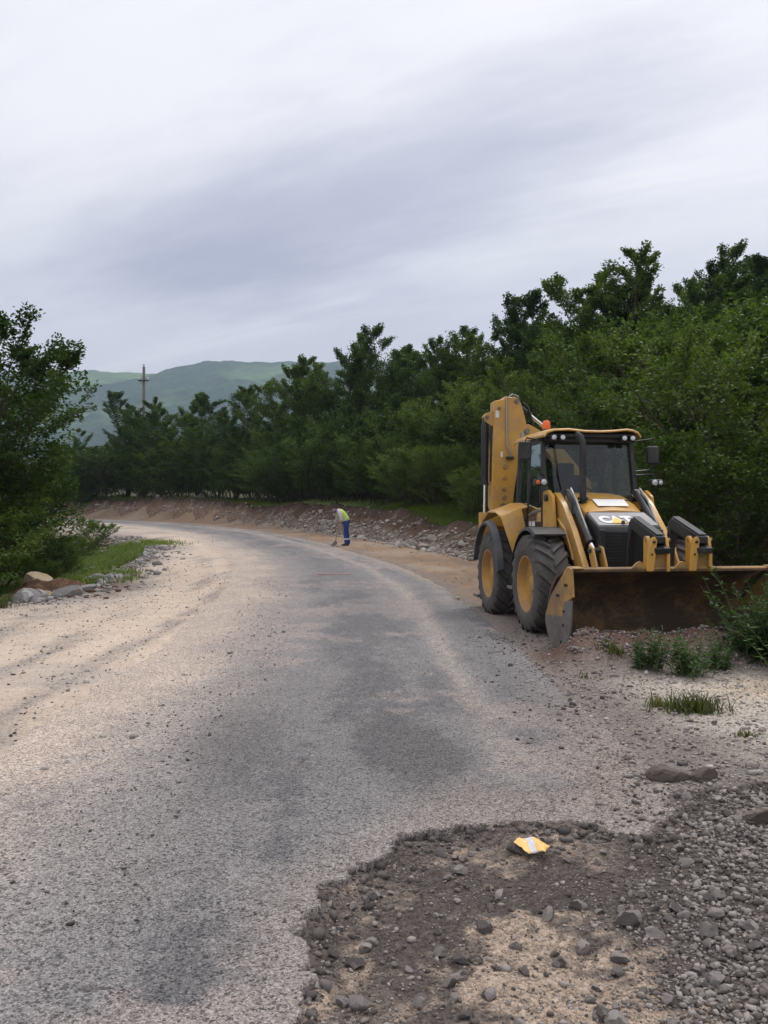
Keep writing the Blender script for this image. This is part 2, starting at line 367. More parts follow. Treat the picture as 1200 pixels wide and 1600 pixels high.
def leafmat(name, ca, cb, trans=0.42, rough=0.5):
    m, nt, b, o = newmat(name); nt.nodes.remove(b)
    g = node(nt, 'ShaderNodeNewGeometry'); rnd = node(nt, 'ShaderNodeObjectInfo').outputs['Random']
    isl = g.outputs['Random Per Island']
    co = node(nt, 'ShaderNodeTexCoord').outputs['Object']
    n = noise(nt, co, 1.1, 3)
    f = mth(nt, 'ADD', mth(nt, 'ADD', mth(nt, 'MULTIPLY', isl, 0.45), mth(nt, 'MULTIPLY', n, 0.55)), mth(nt, 'MULTIPLY', mth(nt, 'SUBTRACT', rnd, 0.5), 0.70))
    c = mixc(nt, mrange(nt, f, 0.10, 0.95), ca, cb)
    d = node(nt, 'ShaderNodeBsdfPrincipled', {'Base Color': c, 'Roughness': rough, 'Specular IOR Level': 0.16})
    t = node(nt, 'ShaderNodeBsdfTranslucent', {0: mixc(nt, 1.0, c, (0.95, 1.0, 0.35), 'MULTIPLY')})
    mx = node(nt, 'ShaderNodeMixShader', {0: trans, 1: d.outputs[0], 2: t.outputs[0]})
    nt.links.new(mx.outputs[0], o.inputs[0]); return m
ground_m = groundmat('ground_soil_and_gravel')
bank_m = groundmat('bank_soil', (14, 45), 0.9, 1.0)
asphalt_m = asphaltmat()
rock_pale = rockmat('pale_limestone', (0.17, 0.145, 0.125), (0.42, 0.38, 0.34))
rock_grey = rockmat('grey_stone', (0.070, 0.060, 0.055), (0.28, 0.25, 0.23), 14)
rock_side = rockmat('grey_limestone', (0.16, 0.15, 0.145), (0.36, 0.34, 0.33), 5)
rock_tan = rockmat('tan_stone', (0.26, 0.19, 0.12), (0.48, 0.38, 0.26), 5)
chip_pale = rockmat('pale_chips', (0.24, 0.215, 0.19), (0.50, 0.46, 0.42), 30)
leaf_dark = leafmat('leaf_dark_green', (0.036, 0.074, 0.023), (0.112, 0.172, 0.042))
leaf_mid = leafmat('leaf_mid_green', (0.036, 0.074, 0.018), (0.110, 0.170, 0.038))
leaf_light = leafmat('leaf_light_green', (0.056, 0.100, 0.020), (0.145, 0.210, 0.050))
leaf_weed = leafmat('weed_leaf', (0.035, 0.075, 0.020), (0.085, 0.15, 0.045))
grass_dry = leafmat('dusty_grass_blade', (0.085, 0.100, 0.035), (0.20, 0.20, 0.095))
grass_m = leafmat('grass_blade', (0.085, 0.135, 0.032), (0.22, 0.285, 0.085))
bark = simple('bark', (0.075, 0.06, 0.048), 0.9, var=0.3, scale=9, bmp=0.5, spec=0.2)
bark_pale = simple('pale_bark', (0.30, 0.27, 0.23), 0.85, var=0.25, scale=9, bmp=0.4, spec=0.2)
# ------------------------------------------------------------------ the lie of the land
def zbase(y):
    return 0.0268*3*np.logaddexp(0, (np.asarray(y, float)-15.5)/3)-0.0268*3*math.log1p(math.exp(-15.5/3))
RL = [(-1.75,-3),(-1.85,4),(-1.97,6.5),(-2.1,10),(-2.4,14),(-2.75,17.5),(-3.4,22),(-4.6,27),(-7.3,35),(-11.8,45),(-20.5,56.5),(-36,66),(-62,76)]
RR = [(1.9,-3),(1.72,4),(1.66,6.5),(1.62,10),(1.5,14),(1.15,18.3),(0.35,23),(-1.0,28),(-3.6,36.5),(-8.6,47.5),(-18.0,60),(-34,71.5),(-60,82)]
RLc = catmull(RL, 10); RRc = catmull(RR, 10)
BB = catmull([(9.5,-40),(8.6,0),(7.6,8),(6.4,15),(4.6,21),(2.75,25.5),(1.0,31),(-1.9,38.3),(-6.7,48.5),(-14.5,60),(-27,70),(-45,77.5),(-90,88)], 8)   # foot of the cut bank
LB = catmull([(-9.5,-40),(-8.6,4),(-7.9,12),(-6.1,15.7),(-6.6,21),(-8.6,31),(-14.5,42),(-23,53),(-42,63),(-90,74)], 8)                                # left edge of the gravel
POT = [(-0.26,1.0),(-0.22,2.6),(-0.31,3.1),(-0.29,3.55),(-0.06,3.82),(0.10,4.12),(0.33,4.26),(0.56,4.33),(0.85,4.25),(1.05,4.28),(1.30,4.12),(1.50,4.35),(1.72,4.75),(2.6,5.1),(3.2,3.0),(3,1.0)]
def bank_h(x, y):
    s = sdist(x, y, BB)
    H = 1.25+0.25*fbm(x, y, 0.13, 3, 5)+0.25*smoothstep(-8, -16, x)-0.45*smoothstep(-2.5, 0, x)*smoothstep(18, 23, y)*smoothstep(36, 31, y)
    prof = H*smoothstep(-0.15, 1.9, s)
    up = np.where(np.asarray(x) > -8, 0.16, 0.07)
    up = 0.06+0.12*smoothstep(-14, 4, x)+0.17*smoothstep(-3, 1, x)*smoothstep(18, 23, y)*smoothstep(36, 31, y)
    hill = up*np.clip(s-1.9, 0, 34)
    return s, prof+hill, H
def blocky(x, y, sc_, seed):
    u = np.floor((x*0.86+y*0.51)*sc_).astype(np.int64); v = np.floor((-x*0.51+y*0.86)*sc_).astype(np.int64)
    n = ((u*374761393+v*668265263+seed*974634533) & 0xffffffff); n = ((n ^ (n >> 13))*1274126177) & 0xffffffff
    return ((n ^ (n >> 16)) & 0xffff)/65535.0-0.5
def pot_d(x, y):
    x = np.asarray(x, float); y = np.asarray(y, float)
    return pdist(x, y, POT)+0.055*blocky(x+0.02*np.sin(y*17), y, 9.0, 3)+0.03*blocky(x, y, 21.0, 4)+0.075*fbm(x, y, 4.0, 4, 31)+0.045*np.abs(fbm(x, y, 9.0, 3, 77))+0.006*fbm(x, y, 33.0, 2, 78)-0.015
def ground_h(x, y, cut=True):
    x = np.asarray(x, float); y = np.asarray(y, float)
    z = zbase(np.minimum(y, 130)) + 0*x
    s, b, H = bank_h(x, y)
    sl = -sdist(x, y, LB)                      # >0 left of the gravel edge
    z = z + b - np.where(s > 0, 0.12*smoothstep(0.0, 0.5, s)*smoothstep(4.0, 2.2, s), 0)
    z = z - 0.35*smoothstep(-0.3, 2.2, sl) - 0.05*np.clip(sl-1.5, 0, 60)
    dl = sdist(x, y, RLc); dr = -sdist(x, y, RRc)      # >0 inside the road
    ins = np.minimum(dl, dr)
    near = smoothstep(60, 8, y)
    sand = smoothstep(0.35, -0.35, dl+0.55*fbm(x, y, 0.55, 5, 3)+0.15*fbm(x, y, 4.0, 3, 4))
    edge_r = smoothstep(0.12, -0.25, dr+0.22*fbm(x, y, 1.3, 4, 9))
    zg = -0.055*smoothstep(-0.02, 0.12, ins)
    zg = np.where(dl < 1.1, zg*(1-sand)+sand*(-0.030*smoothstep(-0.85, -0.35, dl)+0.012+0.012*fbm(x, y, 0.9, 4, 12)*smoothstep(0.3, -0.8, dl)+0.006*fbm(x, y, 6, 3, 14)), zg)
    zg = np.where(dr < 0.5, zg*(1-edge_r)+edge_r*(0.005+0.03*fbm(x, y, 1.1, 4, 22)+0.01*fbm(x, y, 9, 3, 24)), zg)
    pd = pot_d(x, y)
    zp = -0.050+0.030*smoothstep(0.3, 0.8, x)*smoothstep(3.7, 4.2, y)+0.022*fbm(x, y, 2.6, 4, 41)+0.016*fbm(x, y, 11, 5, 43)+0.045*smoothstep(0.9, 1.9, x)*smoothstep(4.6, 3.6, y)+0.05*smoothstep(1.4, 2.3, x)*smoothstep(4.3, 2.6, y)+0.024*smoothstep(-0.13, -0.01, pd)
    zg = np.where(pd < 0.10, zg+(zp-zg)*smoothstep(0.10, 0.0, pd), zg)
    z = z + zg*smoothstep(150, 70, y)
    # ridge of scraped soil under the bucket lip
    rx = (x-3.3); ry = y-(9.30+0.13*rx)
    z = z + (0.31+0.14*fbm(x, y, 1.9, 4, 51))*np.exp(-((ry+0.06)/0.46)**2)*smoothstep(1.5, 1.0, np.abs(rx)*0.95)
    rough = fbm(x, y, 0.45, 4, 61)
    z = z + 0.10*rough*smoothstep(0.2, 3, sl) + 0.14*rough*smoothstep(1.8, 4, s)
    z = z + 6*fbm(x, y, 0.004, 3, 71)*smoothstep(90, 400, np.hypot(x, y))
    return z
def gz(x, y): return float(ground_h(np.array([x]), np.array([y]))[0])

def axis_lines(lo, hi, fine, g, far_lo, far_hi):
    a = list(np.arange(lo, hi, fine)); st = fine; v = a[-1]
    while v < far_hi: st *= g; v += st; a.append(v)
    st = fine; v = lo; b = []
    while v > far_lo: st *= g; v -= st; b.append(v)
    return np.array(b[::-1]+a)
xs = axis_lines(-0.7, 3.3, 0.028, 1.055, -3300, 3300); ys = axis_lines(1.9, 5.2, 0.028, 1.042, -700, 3300)
X, Yg = np.meshgrid(xs, ys)
Z = ground_h(X, Yg)
def lerp3(a, b, t): return a+(np.asarray(b)-a)*t[..., None]
x, y = X, Yg
dl = sdist(x, y, RLc); dr = -sdist(x, y, RRc); sb = sdist(x, y, BB); sl = -sdist(x, y, LB); pd = pot_d(x, y)
nA = fbm(x, y, 0.6, 5, 101); nB = fbm(x, y, 2.2, 5, 103); nC = fbm(x, y, 0.22, 4, 107)
C = np.zeros(X.shape+(3,))+np.array((0.21, 0.175, 0.155))
G = np.full(X.shape, 0.9)
# left: fine pale sand, greyer gravel at its outer edge
nT = fbm(dl*2.2, y*0.11, 1.0, 5, 131); nT2 = fbm(dl*6.0, y*0.25, 1.0, 4, 133)
C = lerp3(C, (0.51, 0.412, 0.325), smoothstep(0.5, -0.6, dl+0.5*nB))
C = lerp3(C, (0.285, 0.25, 0.222), smoothstep(-0.05, 0.35, nT+0.55*nT2+0.25*nB)*smoothstep(0.2, -0.8, dl)*0.85)
C = lerp3(C, (0.56, 0.455, 0.36), smoothstep(0.05, 0.5, -nT+0.4*nT2)*smoothstep(0.2, -0.8, dl)*0.6)
C = lerp3(C, (0.37, 0.325, 0.285), smoothstep(0.05, 0.45, nA+0.25*nB)*smoothstep(0, -1, dl)*0.8)
C = lerp3(C, (0.39, 0.35, 0.315), smoothstep(-1.5, -0.3, sl+1.1*nA)*smoothstep(1, -1, dl))
trk = np.exp(-((dl+2.3+0.3*nC)/0.30)**2)+np.exp(-((dl+3.9+0.3*nC)/0.32)**2)
C = lerp3(C, (0.46, 0.375, 0.30), trk*smoothstep(0, -1, dl)*0.55)
G = np.where(dl < 0, 0.75+0.9*smoothstep(-0.1, 0.4, nT+0.5*nT2), G)
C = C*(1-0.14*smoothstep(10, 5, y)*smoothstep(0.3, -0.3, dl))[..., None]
G = np.where(dr < 0.2, 1.3, G)
# right: dusty verge, orange-brown earth strip along the bank foot
ver = smoothstep(0.3, -0.2, dr)
C = lerp3(C, (0.185, 0.160, 0.142), ver*smoothstep(30, 6, y))
earth = ver*smoothstep(0.1, -0.6, dr+0.5*nB)*smoothstep(11, 16, y+1.5*nA)
C = lerp3(C, (0.255, 0.175, 0.115), earth); C = lerp3(C, (0.19, 0.14, 0.105), earth*smoothstep(-0.1, 0.35, nB+0.5*nA)*0.85); C = lerp3(C, (0.33, 0.27, 0.21), earth*smoothstep(0.05, 0.45, -nA+0.4*nB)*0.6)
G = np.where(earth > 0.5, 0.45, G)
pale = ver*smoothstep(2.1, 3.0, x+0.5*nA)*smoothstep(9.0, 7.9, y+0.6*nA)*smoothstep(5.0, 6.2, y+0.7*nB)
C = lerp3(C, (0.40, 0.355, 0.30), pale)
tan = np.exp(-(((x-3.75)/0.8)**2+((y-7.45)/0.5)**2))
C = lerp3(C, (0.46, 0.37, 0.275), np.clip(tan*1.3, 0, 1))
rid = np.exp(-(((y-(9.35+0.13*(x-3.3)))/0.6)**2))*smoothstep(1.9, 1.3, np.abs(x-3.3))
C = lerp3(C, (0.13, 0.072, 0.05), rid); C = lerp3(C, (0.27, 0.20, 0.155), rid*smoothstep(0.1, 0.5, nB)*0.7)
# pothole: dark broken base with patches of sandy fines
inp = smoothstep(0.06, -0.02, pd)
C = lerp3(C, (0.078, 0.064, 0.057), inp)
C = lerp3(C, (0.135, 0.110, 0.094), inp*smoothstep(0.0, 0.4, nB)*0.7)
fin = np.exp(-(((x-0.50)/0.34)**2+((y-3.05)/0.66)**2))*1.15+np.exp(-(((x-0.85)/0.45)**2+((y-2.75)/0.28)**2))*.9+np.exp(-(((x+0.12)/0.13)**2+((y-3.15)/0.30)**2))*0.7+0.30*fbm(x, y, 6.0, 4, 119)
C = lerp3(C, (0.33, 0.255, 0.195), inp*0.9*smoothstep(0.35, 1.05, fin+0.8*nB+0.8*fbm(x, y, 14.0, 3, 121)))
G = np.where(pd < 0, 1.7, G)
# grass and leaf litter beyond the edges
lit = np.array((0.075, 0.070, 0.040))
gl = smoothstep(0.0, 0.9, sl+0.6*nB); C = lerp3(C, (0.085, 0.085, 0.045), gl)
gr = smoothstep(1.6, 2.3, sb+0.5*nB); C = lerp3(C, (0.085, 0.10, 0.040), gr)
C = lerp3(C, lit, smoothstep(5, 8, sb+nA)*0.8)
mess = smoothstep(-0.9, 0.1, sl+1.0*nA+0.5*nB)*smoothstep(2.2, 0.9, sl)*smoothstep(13.5, 16, y)*smoothstep(48, 36, y)
C = lerp3(C, (0.155, 0.100, 0.068), mess*0.9); C = lerp3(C, (0.30, 0.27, 0.245), mess*smoothstep(0.1, 0.45, nB)*0.7)
far = smoothstep(120, 300, np.hypot(x, y)); C = lerp3(C, (0.055, 0.085, 0.035), far)
G = np.where(far > 0.2, 0.2, G)
ny, nx = X.shape
idx = np.arange(ny*nx).reshape(ny, nx)
quads = np.stack([idx[:-1,:-1], idx[:-1,1:], idx[1:,1:], idx[1:,:-1]], -1).reshape(-1, 4)
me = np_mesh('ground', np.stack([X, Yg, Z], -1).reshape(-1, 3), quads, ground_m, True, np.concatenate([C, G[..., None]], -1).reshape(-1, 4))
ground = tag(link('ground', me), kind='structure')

# ------------------------------------------------------------------ asphalt road
t_ = np.linspace(0, len(RLc)-1, len(RLc))
mid = (RLc+RRc)/2; cl = np.r_[0, np.cumsum(np.hypot(*np.diff(mid, axis=0).T))]
v = axis_lines(4.8, 8.0, 0.016, 1.020, 0, cl[-1]); v = v[(v >= 0) & (v <= cl[-1])]
Lx, Ly = np.interp(v, cl, RLc[:,0]), np.interp(v, cl, RLc[:,1]); Rx, Ry = np.interp(v, cl, RRc[:,0]), np.interp(v, cl, RRc[:,1])
u = np.linspace(-0.30, 1.08, 275)
X = Lx[:,None]+(Rx-Lx)[:,None]*u; Yr = Ly[:,None]+(Ry-Ly)[:,None]*u; Vv = v[:,None]+0*X; Uu = u[None]+0*X
x, y = X, Yr
pd = pot_d(x, y); dl = sdist(x, y, RLc); dr = -sdist(x, y, RRc)
Z = zbase(y)+0.006*fbm(x, y, 1.1, 4, 201)+0.004*fbm(x, y, 7, 3, 203)
rag = fbm(x, y, 3.0, 4, 207)
Z -= 0.10*smoothstep(0.05, -0.22, dr+0.10*rag)
Z -= 0.11*smoothstep(0.010, -0.020, pd)                     # the broken lip of the pothole
Z -= 0.006*np.exp(-((Uu-0.28)/0.10)**2)+0.006*np.exp(-((Uu-0.72)/0.10)**2)
Z -= 0.05*smoothstep(-0.62, -1.0, dl)
nA = fbm(x, y, 0.5, 5, 211); nB = fbm(x, y, 2.0, 5, 213); nS = fbm(Uu*6, Vv*0.28, 1.0, 5, 217); nF = fbm(x, y, 9.0, 3, 219)
C = np.zeros(X.shape+(3,))+np.array((0.192, 0.182, 0.177))
C = lerp3(C, (0.130, 0.126, 0.128), smoothstep(-0.05, 0.30, nS+0.35*nA+0.30*nF))                      # oily dark wheel lanes
C = lerp3(C, (0.258, 0.224, 0.206), smoothstep(0.05, 0.42, nA+0.5*nB+0.35*nF))
C = lerp3(C, (0.122, 0.117, 0.119), np.exp(-((Uu-0.50-0.05*nA)/0.17)**2)*smoothstep(0.9, 0.2, np.abs(nB))*smoothstep(7, 11, y)*0.55)                           # dust
C = lerp3(C, (0.30, 0.262, 0.232), np.exp(-((Uu-0.76-0.03*nA-0.012*nB)/0.038)**2)*smoothstep(3.5, 6.5, y)*np.clip(0.85+0.9*nF, 0, 1))   # dust line between wheel tracks
C = lerp3(C, (0.150, 0.143, 0.142), np.exp(-((Uu-0.87+0.03*nA)/0.06)**2)*smoothstep(5, 9, y)*smoothstep(24, 14, y)*0.7)
C = lerp3(C, (0.108, 0.103, 0.102), smoothstep(0.35, 0.75, np.exp(-(((Uu-0.58)/0.13)**2+((y-5.7)/1.1)**2))+0.25*nB+0.15*nF)*0.8)
C = lerp3(C, (0.125, 0.119, 0.118), smoothstep(0.35, 0.8, np.exp(-(((Uu-0.24)/0.13)**2+((y-5.8)/1.3)**2))+0.25*nB+0.15*nF)*0.7)
brok = smoothstep(0.9, 0.1, pd)*smoothstep(2.6, 3.4, y)*smoothstep(-0.1, 0.5, x)+smoothstep(0.8, 0.1, dr)*smoothstep(9, 5, y)*0.8
C = lerp3(C, (0.265, 0.215, 0.185), np.clip(brok, 0, 1)*0.8)
C = lerp3(C, (0.275, 0.240, 0.218), smoothstep(0.45, 0.05, pd)*0.75)
C = lerp3(C, (0.46, 0.372, 0.298), smoothstep(0.85, -0.30, dl+0.6*nA+0.35*nB+0.25*nF+0.55*smoothstep(10, 5, y)))
C = lerp3(C, (0.29, 0.25, 0.22), smoothstep(1.6, 0.4, dl+0.9*nA+0.5*smoothstep(10, 5, y))*0.4)
C = lerp3(C, (0.30, 0.24, 0.18), smoothstep(0.35, 0.0, dr+0.2*nB)*smoothstep(14, 20, y)*0.8)
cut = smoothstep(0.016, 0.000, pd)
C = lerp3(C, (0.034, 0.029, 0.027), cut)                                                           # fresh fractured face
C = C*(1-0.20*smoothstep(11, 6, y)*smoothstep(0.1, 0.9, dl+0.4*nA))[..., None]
A = np.clip(brok*1.2+smoothstep(0.25, 0.6, nA)*0.25*smoothstep(14, 7, y), 0, 1)
ny, nx = X.shape; idx = np.arange(ny*nx).reshape(ny, nx)
quads = np.stack([idx[:-1,:-1], idx[:-1,1:], idx[1:,1:], idx[1:,:-1]], -1).reshape(-1, 4)
pk = pd.reshape(-1)[quads].min(1) > -0.06
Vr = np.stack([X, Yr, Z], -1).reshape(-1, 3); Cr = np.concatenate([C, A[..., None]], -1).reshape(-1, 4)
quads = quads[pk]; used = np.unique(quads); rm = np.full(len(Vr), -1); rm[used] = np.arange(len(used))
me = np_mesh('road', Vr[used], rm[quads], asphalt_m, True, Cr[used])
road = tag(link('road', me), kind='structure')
def surf(x, y):
    x = np.asarray(x, float); y = np.asarray(y, float)
    g = ground_h(x, y); dl = sdist(x, y, RLc); dr = -sdist(x, y, RRc); pd = pot_d(x, y)
    zr = zbase(y)-0.10*smoothstep(0.05, -0.22, dr)-0.2*smoothstep(0.0, -0.4, dl)-0.11*smoothstep(0.010, -0.014, pd)
    return np.maximum(g, zr)

# faint paint left on the asphalt
def paintmat(name, col, lo):
    m, nt, b, o = newmat(name); co = node(nt, 'ShaderNodeTexCoord').outputs['Object']
    b.inputs['Base Color'].default_value = (*col, 1); b.inputs['Roughness'].default_value = 0.8
    f = mrange(nt, mth(nt, 'ADD', noise(nt, co, 3.0, 5, 0.7), mth(nt, 'MULTIPLY', noise(nt, co, 45, 2), 0.6)), lo, lo+0.25)
    t = node(nt, 'ShaderNodeBsdfTransparent')
    mx = node(nt, 'ShaderNodeMixShader', {0: mth(nt, 'MULTIPLY', f, 0.75), 1: t.outputs[0], 2: b.outputs[0]}); nt.links.new(mx.outputs[0], o.inputs[0]); return m
def stripe(name, pts, wid, mat):
    P = catmull(pts, 10); d = np.gradient(P, axis=0); n = np.stack([-d[:,1], d[:,0]], 1); n /= np.linalg.norm(n, axis=1)[:,None]
    a, b = P+n*wid/2, P-n*wid/2; V = []
    for p in np.concatenate([a, b]): V.append((p[0], p[1], float(zbase(p[1]))+0.012))
    m = len(P); F = [(i, i+1, m+i+1, m+i) for i in range(m-1)]
    return tag(link(name, np_mesh(name, V, F, mat)), kind='structure')
stripe('worn_lane_line', [(-2.55,25.8),(-3.25,27.8),(-4.0,29.8),(-4.9,32.0)], 0.16, paintmat('worn_white_paint', (0.50, 0.47, 0.44), 0.80))
stripe('survey_mark', [(-1.65,20.45),(-1.25,20.4),(-0.8,20.45)], 0.22, paintmat('faded_red_paint', (0.50, 0.16, 0.12), 0.70))

# ------------------------------------------------------------------ cut bank with its stones
seg = np.r_[0, np.cumsum(np.hypot(*np.diff(BB, axis=0).T))]
def bank_pt(l, s):
    """world xy at arc length l along the bank foot, s metres into the bank"""
    px, py = np.interp(l, seg, BB[:,0]), np.interp(l, seg, BB[:,1])
    e = 0.3; tx = np.interp(l+e, seg, BB[:,0])-np.interp(l-e, seg, BB[:,0]); ty = np.interp(l+e, seg, BB[:,1])-np.interp(l-e, seg, BB[:,1])
    n = np.hypot(tx, ty); return px+ty/n*s, py-tx/n*s
i0 = seg[np.argmin(np.hypot(BB[:,0]-7.0, BB[:,1]-11))]; i1 = seg[np.argmin(np.hypot(BB[:,0]+80, BB[:,1]-86))]
ll = np.arange(i0, i1, 0.13); ss = np.linspace(-0.25, 2.7, 22)
Lg, Sg = np.meshgrid(ll, ss, indexing='ij')
bx, by = bank_pt(Lg, Sg)
def bank_z(x, y, l, s):
    _, b, H = bank_h(x, y)
    steep = H*(0.55*smoothstep(-0.1, 0.9, s)+0.45*smoothstep(0.9, 1.5, s))
    z = zbase(y)+steep+0.14*np.clip(s-1.9, 0, 9)
    over = np.exp(-((s-1.1)/0.7)**2)
    z = z+over*(0.30*fbm(l*0.9, s*1.3, 1.0, 5, 301)-0.22*np.abs(fbm(l*1.7, s*0.5, 1.0, 4, 303))+0.10*fbm(l*5, s*5, 1.0, 3, 305)+0.10)
    return z-0.28*smoothstep(0.1, -0.25, s)-0.25*smoothstep(2.2, 2.7, s)
bz = bank_z(bx, by, Lg, Sg)
nA = fbm(Lg, Sg*2, 0.35, 4, 311); nB = fbm(Lg, Sg, 2.4, 4, 313); leftness = smoothstep(-4, -12, bx)
C = np.zeros(bx.shape+(3,))+np.array((0.086, 0.054, 0.037))
C = lerp3(C, (0.165, 0.110, 0.078), leftness*smoothstep(1.6, 0.9, Sg+0.3*nA))
C = lerp3(C, (0.19, 0.155, 0.13), smoothstep(0.9, 0.1, Sg+0.5*nA)*(1-leftness)*0.75)
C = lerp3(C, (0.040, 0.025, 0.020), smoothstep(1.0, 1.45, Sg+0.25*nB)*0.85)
C = lerp3(C, (0.27, 0.235, 0.20), smoothstep(0.2, 0.5, nB)*0.5*smoothstep(1.5, 0.9, Sg))
C = lerp3(C, (0.085, 0.10, 0.040), smoothstep(1.75, 2.1, Sg+0.35*nB))
A = np.full(bx.shape, 0.9)
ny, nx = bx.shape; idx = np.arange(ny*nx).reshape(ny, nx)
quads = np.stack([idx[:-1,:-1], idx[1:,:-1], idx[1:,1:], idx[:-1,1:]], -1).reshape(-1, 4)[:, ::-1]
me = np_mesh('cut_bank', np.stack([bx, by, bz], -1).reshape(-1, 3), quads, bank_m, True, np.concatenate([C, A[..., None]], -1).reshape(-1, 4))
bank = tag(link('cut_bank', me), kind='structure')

# ------------------------------------------------------------------ stones
def stone_mesh(name, seed, mat, sub=2, cuts=7, flat=0.75, sm=True):
    rng = random.Random(seed); bm = bmesh.new(); bmesh.ops.create_icosphere(bm, subdivisions=sub, radius=1)
    planes = [(Vector((rng.gauss(0,1), rng.gauss(0,1), rng.gauss(0,1))).normalized(), rng.uniform(0.55, 0.92)) for _ in range(cuts)]
    for vtx in bm.verts:
        p = vtx.co.copy()
        for n, d in planes:
            k = p.dot(n)-d
            if k > 0: p -= n*k*0.93
        p *= 1+rng.uniform(-0.03, 0.03)*(1 if sub < 3 else 0.5)
        if sub > 2: p *= 1+0.16*mnoise.noise(p*1.7+Vector((seed, 0, 0)))+0.07*mnoise.noise(p*5+Vector((0, seed, 0)))
        vtx.co = (p.x, p.y*rng.uniform(0.98, 1.02)*0.82, p.z*flat)
    me = bpy.data.meshes.new(name); bm.to_mesh(me); bm.free()
    if sm:
        me.polygons.foreach_set('use_smooth', np.ones(len(me.polygons), bool)); me.set_sharp_from_angle(angle=R(22))
    me.materials.append(mat); return me
def stone_set(prefix, mat, n, seed, **kw): return [stone_mesh(prefix, seed+i, mat, **kw) for i in range(n)]
GREY = stone_set('stone', rock_grey, 8, 10, sub=3, cuts=11); PALE = stone_set('rock', rock_pale, 7, 40, sub=2, cuts=9); SIDE = stone_set('rock', rock_side, 6, 70, sub=2, cuts=10)
def put_stone(name, me, x, y, r, parent=None, z=None, sink=0.35, rng=random, sx=1.0, rot=None):
    o = link(name, me, parent)
    zz = float(surf(np.array([x]), np.array([y]))[0]) if z is None else z
    o.location = (x, y, zz+r*0.72*(1-2*sink)*0.8)
    o.rotation_euler = rot or (rng.uniform(-.35,.35), rng.uniform(-.35,.35), rng.uniform(0, 6.28)); o.scale = (r*sx, r, r*rng.uniform(0.8, 1.05))
    return o
def gravel(name, XY, rad, mat, seed, Z=None, sink=0.3, parent=None, label=None, cat=None, flat=0.7):
    """many small stones joined in one mesh"""
    rng = np.random.default_rng(seed); n = len(XY)
    bm = bmesh.new(); bmesh.ops.create_icosphere(bm, subdivisions=1, radius=1); bm.verts.ensure_lookup_table()
    B = np.array([v.co[:] for v in bm.verts]); Fb = np.array([[v.index for v in f.verts] for f in bm.faces]); bm.free()
    # 12-vertex base stones
    B = B[:12] if len(B) > 12 else B
    bm = bmesh.new(); t = (1+5**.5)/2
    V12 = np.array([(-1,t,0),(1,t,0),(-1,-t,0),(1,-t,0),(0,-1,t),(0,1,t),(0,-1,-t),(0,1,-t),(t,0,-1),(t,0,1),(-t,0,-1),(-t,0,1)])/math.hypot(1, t)
    F12 = np.array([(0,11,5),(0,5,1),(0,1,7),(0,7,10),(0,10,11),(1,5,9),(5,11,4),(11,10,2),(10,7,6),(7,1,8),(3,9,4),(3,4,2),(3,2,6),(3,6,8),(3,8,9),(4,9,5),(2,4,11),(6,2,10),(8,6,7),(9,8,1)]); bm.free()
    z = surf(XY[:,0], XY[:,1]) if Z is None else Z
    V = V12[None]*rng.uniform(0.55, 1.25, (n, 12, 1))*np.stack([rng.uniform(.85,1.5,n), rng.uniform(.6,1.0,n), rng.uniform(.4,.85,n)], -1)[:,None]
    a = rng.uniform(0, 6.28, n); tl = rng.normal(0, 0.35, n); ca, sa, ct, st = np.cos(a), np.sin(a), np.cos(tl), np.sin(tl)
    x1 = V[...,0]; y1 = V[...,1]*ct[:,None]-V[...,2]*st[:,None]; z1 = V[...,1]*st[:,None]+V[...,2]*ct[:,None]
    W = np.stack([x1*ca[:,None]-y1*sa[:,None], x1*sa[:,None]+y1*ca[:,None], z1], -1)*rad[:,None,None]
    W[...,0] += XY[:,0,None]; W[...,1] += XY[:,1,None]; W[...,2] += (z+rad*flat*(1-2*sink))[:,None]
    F = (F12[None]+np.arange(n)[:,None,None]*12).reshape(-1, 3)
    o = link(name, np_mesh(name, W.reshape(-1, 3), F, mat, False), parent)
    return tag(o, label, cat, kind='stuff')

rng = random.Random(5); nrg = np.random.default_rng(5)
# bank rocks, each its own piece of the bank
rocks = []
while len(rocks) < 290:
    l = rng.uniform(seg[np.argmin(np.hypot(BB[:,0]-5.4, BB[:,1]-19))], seg[np.argmin(np.hypot(BB[:,0]+30, BB[:,1]-72))])
    px, py = bank_pt(l, 0)
    lf = 1 if px > -6 else 0.28
    if rng.random() > lf: continue
    s = min(abs(rng.gauss(0.1, 0.55)), 1.5) if px > -6 else rng.uniform(0.0, 1.5)
    if px > -2 and rng.random() < 0.35: s = -rng.uniform(0, 0.45)
    rocks.append((l, s, rng.uniform(0.06, 0.15) if rng.random() < 0.8 else rng.uniform(0.15, 0.27)))
la = np.array([q[0] for q in rocks]); sa_ = np.array([q[1] for q in rocks]); pxa, pya = bank_pt(la, sa_)
za = np.where(sa_ > 0, bank_z(pxa, pya, la, sa_), ground_h(pxa, pya))
for (l, s, r), px, py, z in zip(rocks, pxa, pya, za):
    put_stone('rock', rng.choice(PALE), float(px), float(py), r, bank, float(z), 0.38, rng, rng.uniform(1, 1.5))
n = 8200
l = nrg.uniform(i0+3, i1-8, n); s = np.abs(nrg.normal(0.0, 0.65, n))-0.3; k = s < 1.6; l, s = l[k], s[k]
px, py = bank_pt(l, s); k = (px > -7) | (nrg.random(len(px)) < 0.35); l, s, px, py = l[k], s[k], px[k], py[k]
z = np.where(s > 0, bank_z(px, py, l, s), ground_h(px, py))
gravel('small_rocks', np.stack([px, py], 1), nrg.uniform(0.022, 0.08, len(px)), rock_pale, 8, z, 0.3, bank)

